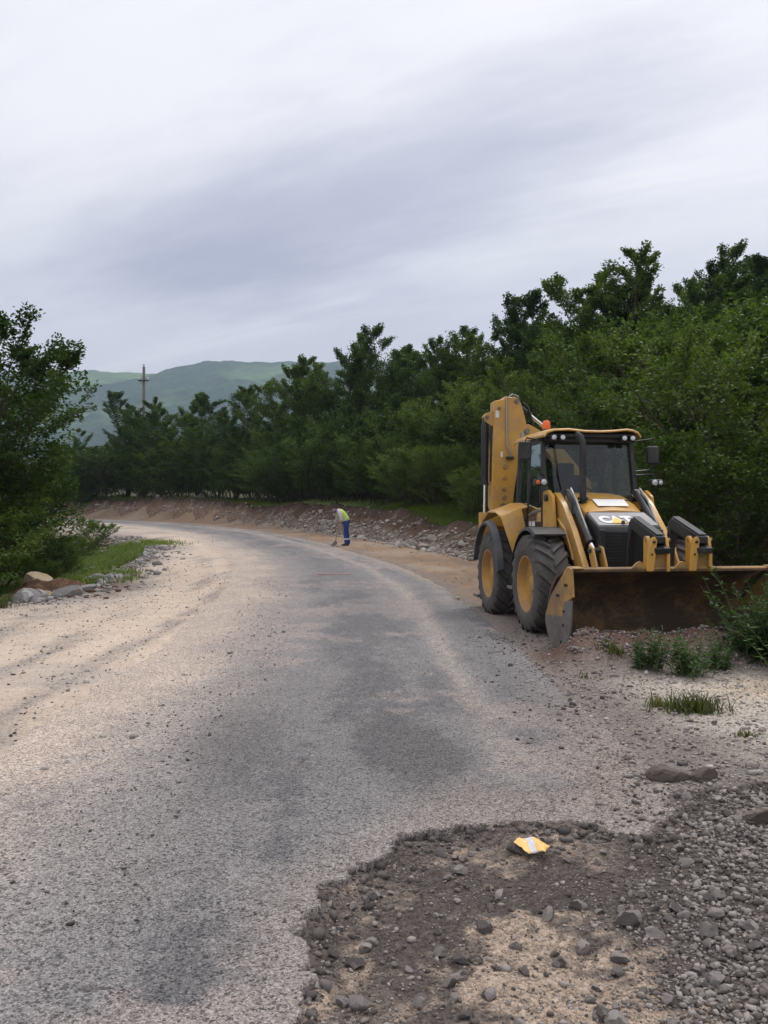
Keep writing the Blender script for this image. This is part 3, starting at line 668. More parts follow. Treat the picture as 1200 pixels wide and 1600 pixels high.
# loose stones in the pothole and the heap beside it
def inside_pot(x, y): return float(pot_d(np.array([x]), np.array([y]))[0]) < -0.02
named = [ # x, y, radius, stretch, mesh, label
 (0.985,3.36,0.058,1.25,1,'largest pale grey stone in the pothole, flat topped, beside two smaller ones'),
 (1.06,3.27,0.040,1.25,2,'wedge shaped grey stone touching the largest stone in the pothole'),
 (1.26,3.22,0.046,1.0,3,'upright angular grey stone to the right of the largest stone in the pothole'),
 (0.655,4.02,0.050,1.35,4,'dark brown lump of earth to the left of the yellow wrapper'),
 (0.75,2.67,0.046,0.9,5,'rounded grey stone standing on the sandy patch near the bottom of the pothole'),
 (-0.05,3.20,0.030,0.9,6,'small triangular dark stone lying alone by the left lip of the pothole'),
 (1.71,5.02,0.080,1.5,8,'long dark lump of old asphalt at the road edge, larger of a pair'),
 (1.92,4.98,0.062,1.35,9,'dark lump of old asphalt at the road edge, smaller of a pair'),
 (1.90,3.00,0.050,1.0,2,'smooth round grey stone at the top of the gravel heap near the right edge'),
 (1.97,4.35,0.075,1.35,9,'broad earthy boulder half sunk above the gravel heap'),
]
LUMP = GREY+[stone_mesh('stone', 8+i, rockmat('earthy_lump', (0.085, 0.070, 0.060), (0.17, 0.14, 0.12), 16), sub=4, cuts=2, flat=0.95) for i in range(2)]
for nx_, ny_, r, sx, mi, lab in named:
    tag(put_stone('stone', LUMP[mi], nx_, ny_, r, None, None, 0.22, rng, sx, (rng.uniform(-.1,.1), rng.uniform(-.1,.1), rng.uniform(-.4,.4))), lab, 'stone')
gp = np.random.default_rng(55); cx = gp.uniform(-0.25, 2.4, 2500); cy = 2.3+2.4*gp.random(2500)**1.2
cz = surf(cx, cy); ok = (pot_d(cx, cy) < -0.02) & (cx < 0.46*cy+0.1)
hp_ = (cx/cy > 0.33); ok &= hp_ | (gp.random(2500) > 0.5)
for px, py, z, heap in list(zip(cx[ok], cy[ok], cz[ok], hp_[ok]))[:230]:
    r = rng.uniform(0.013, 0.024) if rng.random() < 0.72 else rng.uniform(0.024, 0.038)
    o = put_stone('stone', rng.choice(GREY), float(px), float(py), r, None, float(z), 0.22, rng, rng.uniform(0.95, 1.35))
    if heap: tag(o, 'loose grey pebble in the gravel heap on the right of the pothole', 'stone', 'pebbles in the gravel heap')
    else: tag(o, 'loose grey pebble scattered on the pothole floor', 'stone', 'pebbles on the pothole floor')
rock_pot = rockmat('pothole_stone', (0.070, 0.059, 0.053), (0.33, 0.295, 0.265), 14)
def scatter(n, x0, x1, y0, y1, keep, seed):
    g = np.random.default_rng(seed); P = np.stack([g.uniform(x0, x1, n), y0+(y1-y0)*g.random(n)**1.4], 1)
    return P[keep(P[:,0], P[:,1], g)]
P_ = scatter(74000, -0.35, 3.3, 2.0, 5.0, lambda x, y, g: (pot_d(x, y) < -0.01) & (g.random(len(x)) < 0.22+0.60*smoothstep(0.25, 0.42, x/y)+0.25*(fbm(x, y, 3, 3, 5) > 0.05)), 21)
g = np.random.default_rng(22); heapk = smoothstep(0.27, 0.42, P_[:,0]/P_[:,1])
rad = np.exp(g.normal(math.log(0.0042), 0.52, len(P_)))*(1+1.5*heapk*g.random(len(P_)))
gravel('pothole_gravel', P_, np.clip(rad, 0.002, 0.022), rock_pot, 23, None, 0.33, None, 'loose dark gravel covering the pothole floor', 'gravel')
# crumbs on the road and verges
P_ = scatter(9000, -3.4, 3.6, 2.4, 11, lambda x, y, g: (pot_d(x, y) > 0.0) & (g.random(len(x)) < 0.18+0.8*smoothstep(0.8, 0.0, -sdist(x, y, RRc))+0.4*(fbm(x, y, 1.2, 3, 8) > 0.2)), 25)
g = np.random.default_rng(26); gravel('road_chippings', P_, np.clip(np.exp(g.normal(math.log(0.0042), 0.40, len(P_))), 0.002, 0.014), rock_grey, 27, None, 0.2, None, 'loose dark chippings scattered over the worn asphalt', 'chippings')
P_ = scatter(9000, 1.5, 5.2, 4.6, 9.3, lambda x, y, g: (-sdist(x, y, RRc) < 0.05) & (pot_d(x, y) > 0) & (g.random(len(x)) < 0.25+0.75*smoothstep(2.0, 3.0, x)), 28)
g = np.random.default_rng(29); gravel('verge_chippings', P_, np.clip(np.exp(g.normal(math.log(0.0085), 0.45, len(P_))), 0.003, 0.03), chip_pale, 30, None, 0.25, None, 'pale stone chippings on the right verge in front of the digger', 'chippings')
P_ = scatter(12000, -10, -1.6, 3.5, 24, lambda x, y, g: (sdist(x, y, RLc) < 0.3) & (sdist(x, y, LB) > -0.3) & (g.random(len(x)) < 0.25+0.75*smoothstep(2.6, 0.4, sdist(x, y, LB))), 31)
g = np.random.default_rng(32); gravel('shoulder_chippings', P_, np.clip(np.exp(g.normal(math.log(0.010), 0.45, len(P_))), 0.003, 0.04), chip_pale, 33, None, 0.25, None, 'pale gravel chippings over the sandy left shoulder', 'chippings')
P_ = scatter(1100, 2.0, 4.6, 8.7, 10.0, lambda x, y, g: np.abs(y-(9.3+0.13*(x-3.3))) < 0.65, 34)
g = np.random.default_rng(35); gravel('ridge_rubble', P_, np.clip(np.exp(g.normal(math.log(0.014), 0.5, len(P_))), 0.005, 0.06), rock_grey, 36, None, 0.42, None, 'pale rubble in the ridge of red soil under the bucket', 'rubble')
P_ = scatter(1500, -8, 4.5, 13, 40, lambda x, y, g: (sdist(x, y, RRc) > -0.1) & (sdist(x, y, BB) < -0.2) & (g.random(len(x)) < 0.7), 37)
g = np.random.default_rng(38); gravel('earth_clods', P_, np.clip(np.exp(g.normal(math.log(0.022), 0.5, len(P_))), 0.008, 0.08), rock_tan, 39, None, 0.35, None, 'clods and stones on the brown earth strip along the bank', 'clods')
P_ = scatter(15000, -9, -0.8, 3.2, 20, lambda x, y, g: (sdist(x, y, RLc) < 0.9) & (sdist(x, y, LB) > 0) & (g.random(len(x)) < 0.45+0.5*(fbm(sdist(x, y, RLc)*2.2, y*0.11, 1.0, 5, 131) > 0.05)), 64)
g = np.random.default_rng(65); gravel('shoulder_stones', P_, np.clip(np.exp(g.normal(math.log(0.0058), 0.5, len(P_))), 0.0025, 0.028), rock_grey, 66, None, 0.25, None, 'dark grey stones strewn in streaks over the sandy left shoulder', 'stones')
# grey rocks lining the left edge of the gravel
i = 0
for k in range(44):
    tt = rng.uniform(0, 1)**1.2; py = 11.2+10*tt; px = float(np.interp(py, LB[:,1], LB[:,0]))-rng.uniform(-0.15, 0.55)
    r = rng.uniform(0.13, 0.30) if py < 16 else rng.uniform(0.09, 0.20)
    tag(put_stone('rock', rng.choice(SIDE), px, py, r, None, None, 0.3, rng, rng.uniform(1, 1.4)), 'grey limestone rock in the row lining the left gravel edge', 'rock', 'rocks lining the left gravel edge')
TAN = stone_mesh('boulder', 91, rock_tan, sub=3, cuts=9, flat=0.9)
tag(put_stone('boulder', TAN, -7.5, 17.9, 0.36, None, None, 0.15, rng, 1.15, (0.1, 0.25, 0.7)), 'large tan and grey boulder behind the brown soil heap on the left', 'boulder')
tag(put_stone('rock', stone_mesh('rock', 92, rock_tan, sub=2), -6.35, 15.6, 0.15, None, None, 0.2, rng, 1.1), 'small tan rock at the foot of the brown soil heap', 'rock')
tag(put_stone('rock', stone_mesh('rock', 93, rock_pale, sub=2), -14.4, 65.6, 0.45, None, float(zbase(65.6))+1.55, 0.3, rng, 1.4), 'single big pale rock on top of the far bank', 'rock')
tag(put_stone('rock', stone_mesh('rock', 94, rock_pale, sub=2), -9.7, 32.5, 0.22, None, None, 0.2, rng, 1.4), 'pale flat rock lying in the small grass patch on the left', 'rock')
# heap of brown soil
hm = groundmat('heap_soil', (22, 70), 0.5, 0.8); a = np.linspace(0, 2*np.pi, 49)[:-1]; rr_ = np.linspace(0, 1, 14)
Rr, Tt = np.meshgrid(rr_, a, indexing='ij'); xx, yy = -6.95+Rr*(1.05+0.25*np.sin(3*Tt+1)+0.12*np.sin(7*Tt))*np.cos(Tt), 16.7+Rr*(0.8+0.2*np.sin(2*Tt))*np.sin(Tt)
V = np.stack([xx, yy, 0.36*(1-Rr**1.5)*(1+0.9*fbm(xx, yy, 1.9, 5, 9))+ground_h(xx, yy)-0.03*Rr], -1).reshape(-1, 3)
F = [(i*48+j, i*48+(j+1)%48, (i+1)*48+(j+1)%48, (i+1)*48+j) for i in range(13) for j in range(48)]
me = np_mesh('soil_heap', V, F, hm, True, [(0.125, 0.072, 0.046, 1.4)]*len(V))
tag(link('soil_heap', me), 'low heap of reddish brown soil at the left gravel edge', 'soil heap')

# crumbled asphalt along the pothole rim, rubble at the messy left edge
g = np.random.default_rng(61); Q = np.array(POT[1:13]); Q = catmull(Q, 14); Q = Q[np.repeat(np.arange(len(Q)), 4)]+g.normal(0, 0.07, (len(Q)*4, 2))+np.array((0.02, -0.05)); Q = Q[pot_d(Q[:,0], Q[:,1]) < 0.0]
rim_m = rockmat('old_asphalt', (0.060, 0.053, 0.049), (0.165, 0.145, 0.13), 20)
gravel('rim_crumbs', Q, np.clip(np.exp(g.normal(math.log(0.0095), 0.65, len(Q))), 0.004, 0.035), rim_m, 62, None, 0.42, None, 'dark crumbs of broken asphalt along the pothole rim', 'crumbs')
yy = 12+26*g.random(2600)**1.2; xx = np.interp(yy, LB[:,1], LB[:,0])-g.normal(0.35, 0.55, 2600); Q = np.stack([xx, yy], 1)
gravel('edge_rubble', Q, np.clip(np.exp(g.normal(math.log(0.032), 0.6, len(Q))), 0.008, 0.14), rock_side, 63, None, 0.35, None, 'grey rubble along the left edge of the gravel', 'rubble')
P_ = scatter(9000, 0.9, 3.6, 4.3, 11.5, lambda x, y, g: (sdist(x, y, RRc) > -0.25-0.5*g.random(len(x))**3) & (pot_d(x, y) > 0.02) & (g.random(len(x)) < smoothstep(1.6, 0.2, sdist(x, y, RRc))), 71)
g = np.random.default_rng(72); gravel('verge_gravel', P_, np.clip(np.exp(g.normal(math.log(0.0075), 0.55, len(P_))), 0.003, 0.035), rock_pot, 73, None, 0.3, None, 'grey brown gravel spilling over the right road edge', 'gravel')
g = np.random.default_rng(74); n = 260; Q = np.stack([-6.95+g.normal(0, .75, n), 16.35+g.normal(0, .55, n)], 1)
gravel('heap_clods', Q, np.clip(np.exp(g.normal(math.log(0.035), 0.5, n)), 0.01, 0.10), rockmat('soil_clod', (0.085, 0.050, 0.034), (0.19, 0.12, 0.08), 12), 75, None, 0.2, None, 'brown clods rolled off the soil heap on the left', 'clods')
# ------------------------------------------------------------------ the backhoe loader
# local axes: +Y to the rear, +X to the machine's left, origin on the ground under the front axle
dg = empty('backhoe_loader', (3.10, 11.40, -0.015), R(7.2))
tag(dg, 'yellow and black backhoe loader parked on the right verge with wide front bucket lowered', 'digger')

def tyre_mesh(flip):
    b = MB()
    prof = [(-.185,.365),(-.222,.40),(-.236,.47),(-.232,.55),(-.210,.608),(-.165,.632),(-.08,.642),(0,.645),(.08,.642),(.165,.632),(.210,.608),(.232,.55),(.236,.47),(.222,.40),(.185,.365)]
    b.lathe(prof, n=64, closed=True)
    st = [(0.004,.640,.684),(.07,.638,.684),(.14,.630,.679),(.20,.605,.662),(.229,.565,.615),(.236,.535,.548)]
    for side in (-1, 1):
        for k in range(21):
            a0 = 2*math.pi*(k+(0.5 if side > 0 else 0))/21
            vs = []
            for (wv, r0, r1) in st:
                an = a0+flip*(wv*0.95)/0.66
                hw = 0.036/0.66*(1.0 if wv < .2 else 0.85)
                for rr, q in ((r0, 1.15), (r1, 0.78)):
                    for sg_ in (-1, 1):
                        t = an+sg_*hw*q
                        vs.append((side*wv, -rr*math.cos(t), rr*math.sin(t)))
            fs = []
            for i in range(len(st)-1):
                p, q = i*4, i*4+4
                fs += [(p+2,p+3,q+3,q+2),(p,p+2,q+2,q),(p+3,p+1,q+1,q+3)]
            fs += [(0,1,3,2), (len(st)*4-4, len(st)*4-2, len(st)*4-1, len(st)*4-3)]
            b.add(vs, fs)
    return b
def wheel(x, y, side):
    wl = empty('wheel'); wl.parent = dg; wl.location = (x, y, .682)
    tyre_mesh(1).build('tyre', rubber, wl, smooth=40)
    s = side
    r = MB().lathe([(s*.10,.372),(s*.17,.374),(s*.200,.388),(s*.214,.386),(s*.212,.368),(s*.18,.355),(s*.10,.345),(s*.075,.33),(s*.070,.20),(s*.085,.16),(s*.085,.0001)], n=48)
    rm_ = r.build('rim', yellow_rim, wl, smooth=40)
    h = MB().lathe([(s*.08,.115),(s*.125,.11),(s*.135,.09),(s*.135,.0001)], n=24); h.build('hub', yellow_rim, rm_)
    nb = MB()
    for k in range(10):
        a = 2*math.pi*k/10; nb.cyl((s*.07, .17*math.cos(a), .17*math.sin(a)), (s*.105, .17*math.cos(a), .17*math.sin(a)), .014, 6)
    nb.build('wheel_nuts', steel, rm_)
    MB().cyl((s*.085,0.02,-.26),(s*.115,0.02,-.26),.02,8).build('valve', black_plastic, rm_)
wheel(-.98, 0, -1); wheel(.98, 0, 1); wheel(-.98, 2.05, -1); wheel(.98, 2.05, 1)

# frame, axles
MB().bb(-.36,.36,-.62,3.0,.58,.98).build('chassis', black_paint, dg, 0.02)
ax = MB(); ax.cyl((-.8,0,.68),(.8,0,.68),.13,16); ax.bb(-.22,.22,-.2,.2,.5,.88); ax.build('front_axle', yellow_rim, dg)
ax = MB(); ax.cyl((-.8,2.05,.68),(.8,2.05,.68),.15,16); ax.bb(-.25,.25,1.8,2.3,.5,.9); ax.build('rear_axle', yellow_rim, dg)
# tank and step between the wheels
for sx in (-1, 1):
    MB().bb(*sorted((sx*.55, sx*.98)), .78, 1.32, .62, 1.10).build('side_tank', black_plastic, dg, 0.03)
    stp = MB(); stp.bb(*sorted((sx*.80, sx*1.10)), .86, 1.26, .52, .56); stp.bb(*sorted((sx*.84, sx*.88)), .88, .92, .5, 1.0); stp.bb(*sorted((sx*.84, sx*.88)), 1.2, 1.24, .5, 1.0)
    stp.build('step', mastic, dg, 0.006)

# engine hood
def hood_ring(y, zt, hw, zb):
    c = 0.075
    return [(-hw,y,zb),(-hw,y,zt-c*1.5),(-hw+c*.45,y,zt-c*.5),(-hw+c*1.6,y,zt),(0,y,zt+.018),(hw-c*1.6,y,zt),(hw-c*.45,y,zt-c*.5),(hw,y,zt-c*1.5),(hw,y,zb)]
hd = MB().loft([hood_ring(.80,1.935,.46,1.22), hood_ring(.45,1.90,.46,1.20), hood_ring(.10,1.80,.445,1.18), hood_ring(-.20,1.668,.425,1.16)]).build('hood', yellow, dg, 0.012)
sk = MB(); n_ = Vector((0, -.36, 1)).normalized()
def on_hood(x, y): return (x, y, 1.80+(y-.10)*(.132/.30)*1.0+.024+0.018*(1-abs(x)/.3))
sk.add([on_hood(-.20,.12),on_hood(.26,.12),on_hood(.24,-.10),on_hood(-.20,-.10)], [(0,1,2,3)])
sk.build('hood_sticker', white_print, hd, smooth=0)
MB().loft([hood_ring(.16,1.828,.453,1.3), hood_ring(.148,1.823,.453,1.3)]).build('hood_seam', black_plastic, hd)
MB().bb(-.40,.40,-.15,.85,.9,1.19).build('engine_bay', black_paint, dg, 0.01)
# nose with sloping name panel and black grille
ns = MB(); ns.prism([(-.20,1.655),(-.655,1.475),(-.70,1.40),(-.70,.78),(-.60,.72),(-.20,.72)], 'X', -.43, .43); nose = ns.build('nose', black_plastic, dg, 0.02)
sl_a = math.atan2(1.655-1.475, .455)
def on_nose(u, vv, off=0.0):      # u across, vv 0 (top) .. 1 (bottom)
    y = -.20-.455*vv; z = 1.655-.18*vv
    return (u, y-off*math.sin(sl_a), z+off*math.cos(sl_a))
pn = MB(); pn.add([on_nose(-.39,.03,.006),on_nose(.39,.03,.006),on_nose(.405,.97,.006),on_nose(-.405,.97,.006)], [(3,2,1,0)])
pn.add([on_nose(-.39,.03,-.01),on_nose(.39,.03,-.01),on_nose(.405,.97,-.01),on_nose(-.405,.97,-.01)], [(0,1,2,3)])
np_ = pn.build('name_panel', panel_grey, dg, smooth=0)
MB().prism([on_nose(0,.01,.006)[1:], on_nose(0,.045,.008)[1:], on_nose(0,.045,-.004)[1:], on_nose(0,.01,-.004)[1:]], 'X', -.405, .405).build('panel_trim', black_plastic, np_)
gr = empty('grille'); gr.parent = dg
MB().bb(-.35,.35,-.712,-.700,.80,1.40).build('mesh_screen', black_paint, gr)
for k in range(15): MB().bb(-.35,.35,-.728,-.712,.81+k*.041,.822+k*.041).build('slat', black_plastic, gr)
fr = MB(); fr.bb(-.43,-.35,-.735,-.69,.76,1.43); fr.bb(.35,.43,-.735,-.69,.76,1.43); fr.build('grille_frame', black_plastic, gr, 0.012)
# raised letters on the name panel
def letters(txt, size, mat, name, place, parent, ext=0.003):
    c = bpy.data.curves.new(name, 'FONT'); c.body = txt; c.size = size; c.extrude = ext; c.align_x = 'CENTER'; c.offset = 0.012*size/0.2
    t = bpy.data.objects.new(name, c); COL.objects.link(t)
    dgp = bpy.context.evaluated_depsgraph_get(); me = bpy.data.meshes.new_from_object(t.evaluated_get(dgp)); bpy.data.objects.remove(t)
    me.materials.clear(); me.materials.append(mat); o = link(name, me, parent); o.matrix_local = place; return o
zax = Vector((0, -math.sin(sl_a), math.cos(sl_a))); yax = Vector((0, math.cos(sl_a), math.sin(sl_a)))
for ch, ux in (('C', -.255), ('A', -.10), ('T', .05)):
    letters(ch, .31, white_print, 'letter', Matrix.Translation(on_nose(ux, .82, .012)) @ Matrix(((1,0,0,0),(0,yax.y,zax.y,0),(0,yax.z,zax.z,0),(0,0,0,1))) @ Matrix.Diagonal((.72,1,1,1)), np_)
tri = MB(); q = [on_nose(-.205,.86,.018), on_nose(.005,.86,.018), on_nose(-.10,.46,.018)]; q2 = [on_nose(-.205,.86,.006), on_nose(.005,.86,.006), on_nose(-.10,.46,.006)]
tri.add(q+q2, [(0,1,2),(5,4,3),(0,3,4,1),(1,4,5,2),(2,5,3,0)]); tri.build('triangle_emblem', yellow_print, np_, smooth=0)
MB().lathe([(1.50,.024),(1.535,.024),(1.545,.015),(1.547,.0001)], c=(-.06,-.60,0), axis='Z', n=14).build('panel_lock', black_plastic, np_)
# exhaust stack
ex = MB(); ex.tube([(-.34,.10,1.78),(-.34,.10,2.45),(-.345,.105,2.62),(-.365,.13,2.70),(-.41,.17,2.745)], .047, 14); ex.lathe([(1.83,.075),(1.86,.075),(1.865,.05)], c=(-.34,.10,0), axis='Z', n=16)
ex.build('exhaust_stack', black_paint, dg)

# loader towers, arms, cylinders
for sx in (-1, 1):
    MB().prism([(.62,1.95),(.40,1.97),(.22,1.88),(.12,1.40),(.16,1.10),(.34,1.00),(.62,1.00)], 'X', sx*.70, sx*.745).build('loader_tower', yellow, dg, 0.006)
    MB().cyl((sx*.50,.42,1.86),(sx*.78,.42,1.86),.05,14).build('tower_pin', black_paint, dg); MB().cyl((sx*.69,.25,1.42),(sx*.757,.25,1.42),.035,12).build('tower_pin', black_paint, dg)
    arm = MB(); arm.prism([(.56,1.78),(.46,1.93),(.30,1.93),(.02,1.76),(-.36,1.42),(-.80,.92),(-.92,.80),(-1.00,.66),(-1.02,.52),(-.98,.42),(-.90,.43),(-.74,.60),(-.45,.93),(.02,1.34),(.34,1.60)], 'X', sx*.58, sx*.665)
    al = arm.build('loader_arm', yellow, dg, 0.012)
    rib = MB(); rib.tube([(sx*.667,.18,1.56),(sx*.667,-.10,1.42),(sx*.667,-.30,1.20),(sx*.667,-.42,1.02)], .018, 8); rib.build('arm_weld_rib', yellow, al)
    # tilt cylinder above the arm
    p0 = Vector((sx*.50,.22,1.93)); p1 = Vector((sx*.50,-.60,1.265)); p2 = Vector((sx*.50,-.76,1.14))
    cb = MB(); cb.tube([p0, p1], .052, 16); cb.tube([p1-(p1-p0).normalized()*.05, p1+(p1-p0).normalized()*.012], .060, 16); cb.cyl(p0+Vector((-.05,0,0)), p0+Vector((.05,0,0)), .05, 14)
    cy = cb.build('tilt_cylinder', black_paint, dg)
    MB().tube([p1, p2], .030, 12).build('piston_rod', chrome, cy)
    hp = MB(); hp.tube([p0+Vector((0,-.08,.06)), p0+Vector((sx*.01,-.3,-.09)), p1+Vector((0,.16,.19)), p1+Vector((0,.05,.06))], .012, 6); hp.build('hydraulic_line', mastic, cy)
    # lift cylinder low inside the arm
    q0 = Vector((sx*.48,.45,1.05)); q1 = Vector((sx*.48,-.35,.86)); q2_ = Vector((sx*.48,-.80,.72))
    c2 = MB().tube([q0, q1], .055, 14).build('lift_cylinder', black_paint, dg); MB().tube([q1, q2_], .03, 12).build('piston_rod', chrome, c2)
    # bell crank plates down to the bucket back
    for xo in (.43, .56):
        MB().prism([(-.68,1.24),(-.80,1.20),(-.93,.98),(-1.02,.66),(-.95,.58),(-.86,.78),(-.70,1.08)], 'X', sx*xo, sx*(xo-.03)).build('link_plate', yellow, dg, 0.005)
    MB().cyl((sx*.38,-.745,1.165),(sx*.59,-.745,1.165),.034,12).build('link_pin', black_paint, dg)
MB().cyl((-.6,-.62,.78),(.6,-.62,.78),.075,16).build('arm_cross_tube', yellow, dg)
for k, (xa, dz) in enumerate(((-.60,.0),(-.565,.035),(.60,.0),(.565,.03))):
    MB().tube([(xa*1.0,.52,1.62+dz),(xa*1.02,.25,1.66+dz),(xa*.99,.05,1.55+dz),(xa*.97,-.12,1.60+dz),(xa*.94,-.05,1.76+dz),(xa*.9,.12,1.88+dz)], .014, 7).build('hydraulic_hose', hose, dg)

# bucket: rolled shell, side plates with side cutters, cutting edge
bk = empty('bucket'); bk.parent = dg
outer = [(-1.93,1.00),(-1.86,1.025),(-1.62,.985),(-1.38,.90),(-1.18,.74),(-1.07,.55),(-1.05,.38),(-1.12,.24),(-1.30,.14),(-1.68,-.015)]
inner = [(-1.70,.005),(-1.33,.175),(-1.165,.27),(-1.10,.39),(-1.12,.54),(-1.22,.715),(-1.40,.865),(-1.63,.945),(-1.86,.985),(-1.93,.975)]
MB().prism(outer+inner, 'X', -1.235, 1.235).build('shell', bucket_in, bk, smooth=50)
MB().cyl((-1.235,-1.90,.995),(1.235,-1.90,.995),.026,12).build('lip_tube', yellow_worn, bk)
for sx in (-1, 1):
    MB().prism([(-1.85,1.03),(-1.98,1.015),(-2.03,.70),(-1.80,.60),(-1.775,.45),(-1.08,.40),(-1.30,.66)], 'X', sx*1.238, sx*1.268).build('side_plate', yellow_worn, bk, 0.005)
    MB().prism([(-1.775,.452),(-1.74,.30),(-1.62,.02),(-1.40,.08),(-1.16,.18),(-1.08,.32),(-1.08,.402)], 'X', sx*1.239, sx*1.269).build('wear_plate', steel, bk, 0.004)
    MB().prism([(-1.83,1.035),(-2.02,1.02),(-1.99,1.00),(-1.84,1.005)], 'X', sx*1.24, sx*1.12).build('corner_gusset', yellow_worn, bk, 0.003)
    sc_ = MB(); sc_.prism([(-1.82,.635),(-2.05,.665),(-2.03,.38),(-1.95,.13),(-1.60,-.06),(-1.50,-.02),(-1.56,.10),(-1.68,.31)], 'X', sx*1.268, sx*1.29); sc_.build('side_cutter', steel, bk, 0.004)
    bo = MB()
    for yy, zz_ in ((-1.82,.52),(-1.80,.36),(-1.72,.16),(-1.86,.82),(-1.58,.68)): bo.cyl((sx*1.26,yy,zz_),(sx*1.305,yy,zz_),.016,6)
    bo.build('plate_bolts', black_paint, bk)
MB().prism([(-1.78,-.055),(-1.76,-.03),(-1.45,.10),(-1.45,.075)], 'X', -1.26, 1.26).build('cutting_edge', steel, bk, 0.003)
for k in range(4):
    xk = -.66+k*.44*1.0; MB().prism([(-1.045,.36),(-.96,.36),(-.96,.58),(-1.06,.60)], 'X', xk-.015, xk+.015).build('back_rib', yellow_worn, bk)
# flip-over pallet forks folded back on the lip
for fx in (-.20, .31):
    fk = empty('pallet_fork'); fk.parent = dg
    for xo, nm in ((-.115, 'hinge_plate'), (.10, 'hinge_plate')):
        MB().prism([(-1.95,.97),(-1.79,.97),(-1.80,1.18),(-1.80,1.34),(-1.83,1.375),(-1.88,1.375),(-1.915,1.33),(-1.955,1.16)], 'X', fx+xo-.02, fx+xo+.02).build(nm, yellow, fk, 0.006)
    fp = MB(); fp.prism([(fx-.175,.98),(fx-.09,.98),(fx-.05,1.33),(fx-.075,1.37),(fx-.105,1.365),(fx-.155,1.22)], 'Y', -1.955, -1.985); fp.build('face_plate', yellow, fk, 0.006)
    bl = MB(); bl.cyl((fx-.09,-2.0,1.31),(fx-.09,-1.94,1.31),.017,8); bl.cyl((fx-.115,-2.0,1.17),(fx-.115,-1.94,1.17),.011,8); bl.build('plate_bolts', black_paint, fk)
    MB().prism([(-1.97,1.29),(-1.97,1.37),(-1.28,1.585),(-1.20,1.53),(-1.27,1.44),(-1.80,1.27)], 'X', fx-.05, fx+.06).build('heel', black_paint, fk, 0.012)
    MB().prism([(-1.95,1.385),(-1.95,1.40),(-1.30,1.602),(-1.29,1.592)], 'X', fx-.04, fx+.05).build('wear_strip', flare_grey, fk, 0.003)
    MB().prism([(-1.27,1.58),(-1.19,1.53),(-1.12,1.20),(-1.10,.80),(-1.13,.78),(-1.18,1.20),(-1.27,1.46)], 'X', fx-.045, fx+.055).build('tine', black_paint, fk, 0.008)
    MB().box((fx+.01,-1.90,1.235), (.19,.20,.07), Matrix.Rotation(R(16),3,'X')).build('stop_block', black_plastic, fk, 0.012)
    MB().cyl((fx-.14,-1.86,1.33),(fx+.155,-1.86,1.33),.022,12).build('hinge_pin', yellow_worn, fk)
    MB().bb(fx-.055,fx+.085,-1.90,-1.86,1.0,1.17).build('back_plate', yellow_worn, fk, 0.004)
    MB().prism([(fx-.33,1.01),(fx-.19,1.01),(fx-.19,1.07),(fx-.23,1.09),(fx-.27,1.07)], 'Y', -1.93, -1.89).build('lug', yellow_worn, fk, 0.004)

# cab
cb = empty('cab'); cb.parent = dg
A_t, A_b = .665, .70
fl = MB(); fl.bb(-.72,.72,.74,2.08,1.00,1.08); fl.build('floor', black_plastic, cb, 0.01)
pl = MB()
for sx in (-1, 1):
    pl.beam((sx*.70,.70,1.10),(sx*.70,.74,1.98),.07,.07,(0,1,0)); pl.beam((sx*.70,.74,1.94),(sx*.665,.84,2.74),.065,.075,(0,1,0))
    pl.beam((sx*.71,1.46,1.10),(sx*.67,1.46,2.74),.05,.05,(0,1,0)); pl.beam((sx*.71,2.02,1.10),(sx*.66,1.98,2.74),.08,.08,(0,1,0))
    pl.beam((sx*.665,.82,2.72),(sx*.665,2.0,2.72),.07,.09)
pl.beam((-.66,.80,2.735),(.66,.80,2.735),.10,.10); pl.beam((-.66,2.0,2.735),(.66,2.0,2.735),.07,.10)
pl.bb(-.70,.70,1.96,2.06,1.08,1.62)
pl.build('frame', black_paint, cb, 0.012)
MB().bb(-.70,-.45,.68,.73,1.08,1.40).build('front_corner_panel', black_plastic, cb, 0.008)
MB().bb(.45,.70,.68,.73,1.08,1.40).build('front_corner_panel', black_plastic, cb, 0.008)
for sx in (-1, 1):
    dr_ = MB(); dr_.bb(*sorted((sx*.712, sx*.735)), .74, 1.44, 1.06, 1.52); door = dr_.build('door', black_plastic, cb, 0.01)
    MB().beam((sx*.745,.84,1.70),(sx*.745,1.30,1.62),.02,.02).build('door_handle', mastic, door)
    if sx < 0:
        MB().bb(-.7385,-.7355,1.20,1.31,1.45,1.52+.0).build('warning_label', white_print, door, smooth=0); MB().bb(-.7385,-.7355,1.02,1.16,1.45,1.52).build('warning_label', white_print, door, smooth=0)
    g1_ = MB(); g1_.add([(sx*.715,.77,1.52),(sx*.715,1.45,1.52),(sx*.672,1.45,2.68),(sx*.672,.86,2.68)], [(0,1,2,3)]); g1_.build('door_glass', glass, cb, smooth=0)
    g2_ = MB(); g2_.add([(sx*.712,1.49,1.55),(sx*.712,1.98,1.55),(sx*.668,1.97,2.68),(sx*.672,1.49,2.68)], [(0,1,2,3)]); g2_.build('side_glass', glass, cb, smooth=0)
    MB().bb(*sorted((sx*.70, sx*.722)), 1.49, 2.0, 1.08, 1.55).build('side_panel', black_plastic, cb)
MB().add([(-.68,.715,1.40),(.68,.715,1.40),(.675,.765,1.98),(-.675,.765,1.98)], [(0,1,2,3)]).build('lower_windscreen', glass, cb, smooth=0)
MB().add([(-.675,.766,1.985),(.675,.766,1.985),(.645,.855,2.69),(-.645,.855,2.69)], [(0,1,2,3)]).build('windscreen', glass, cb, smooth=0)
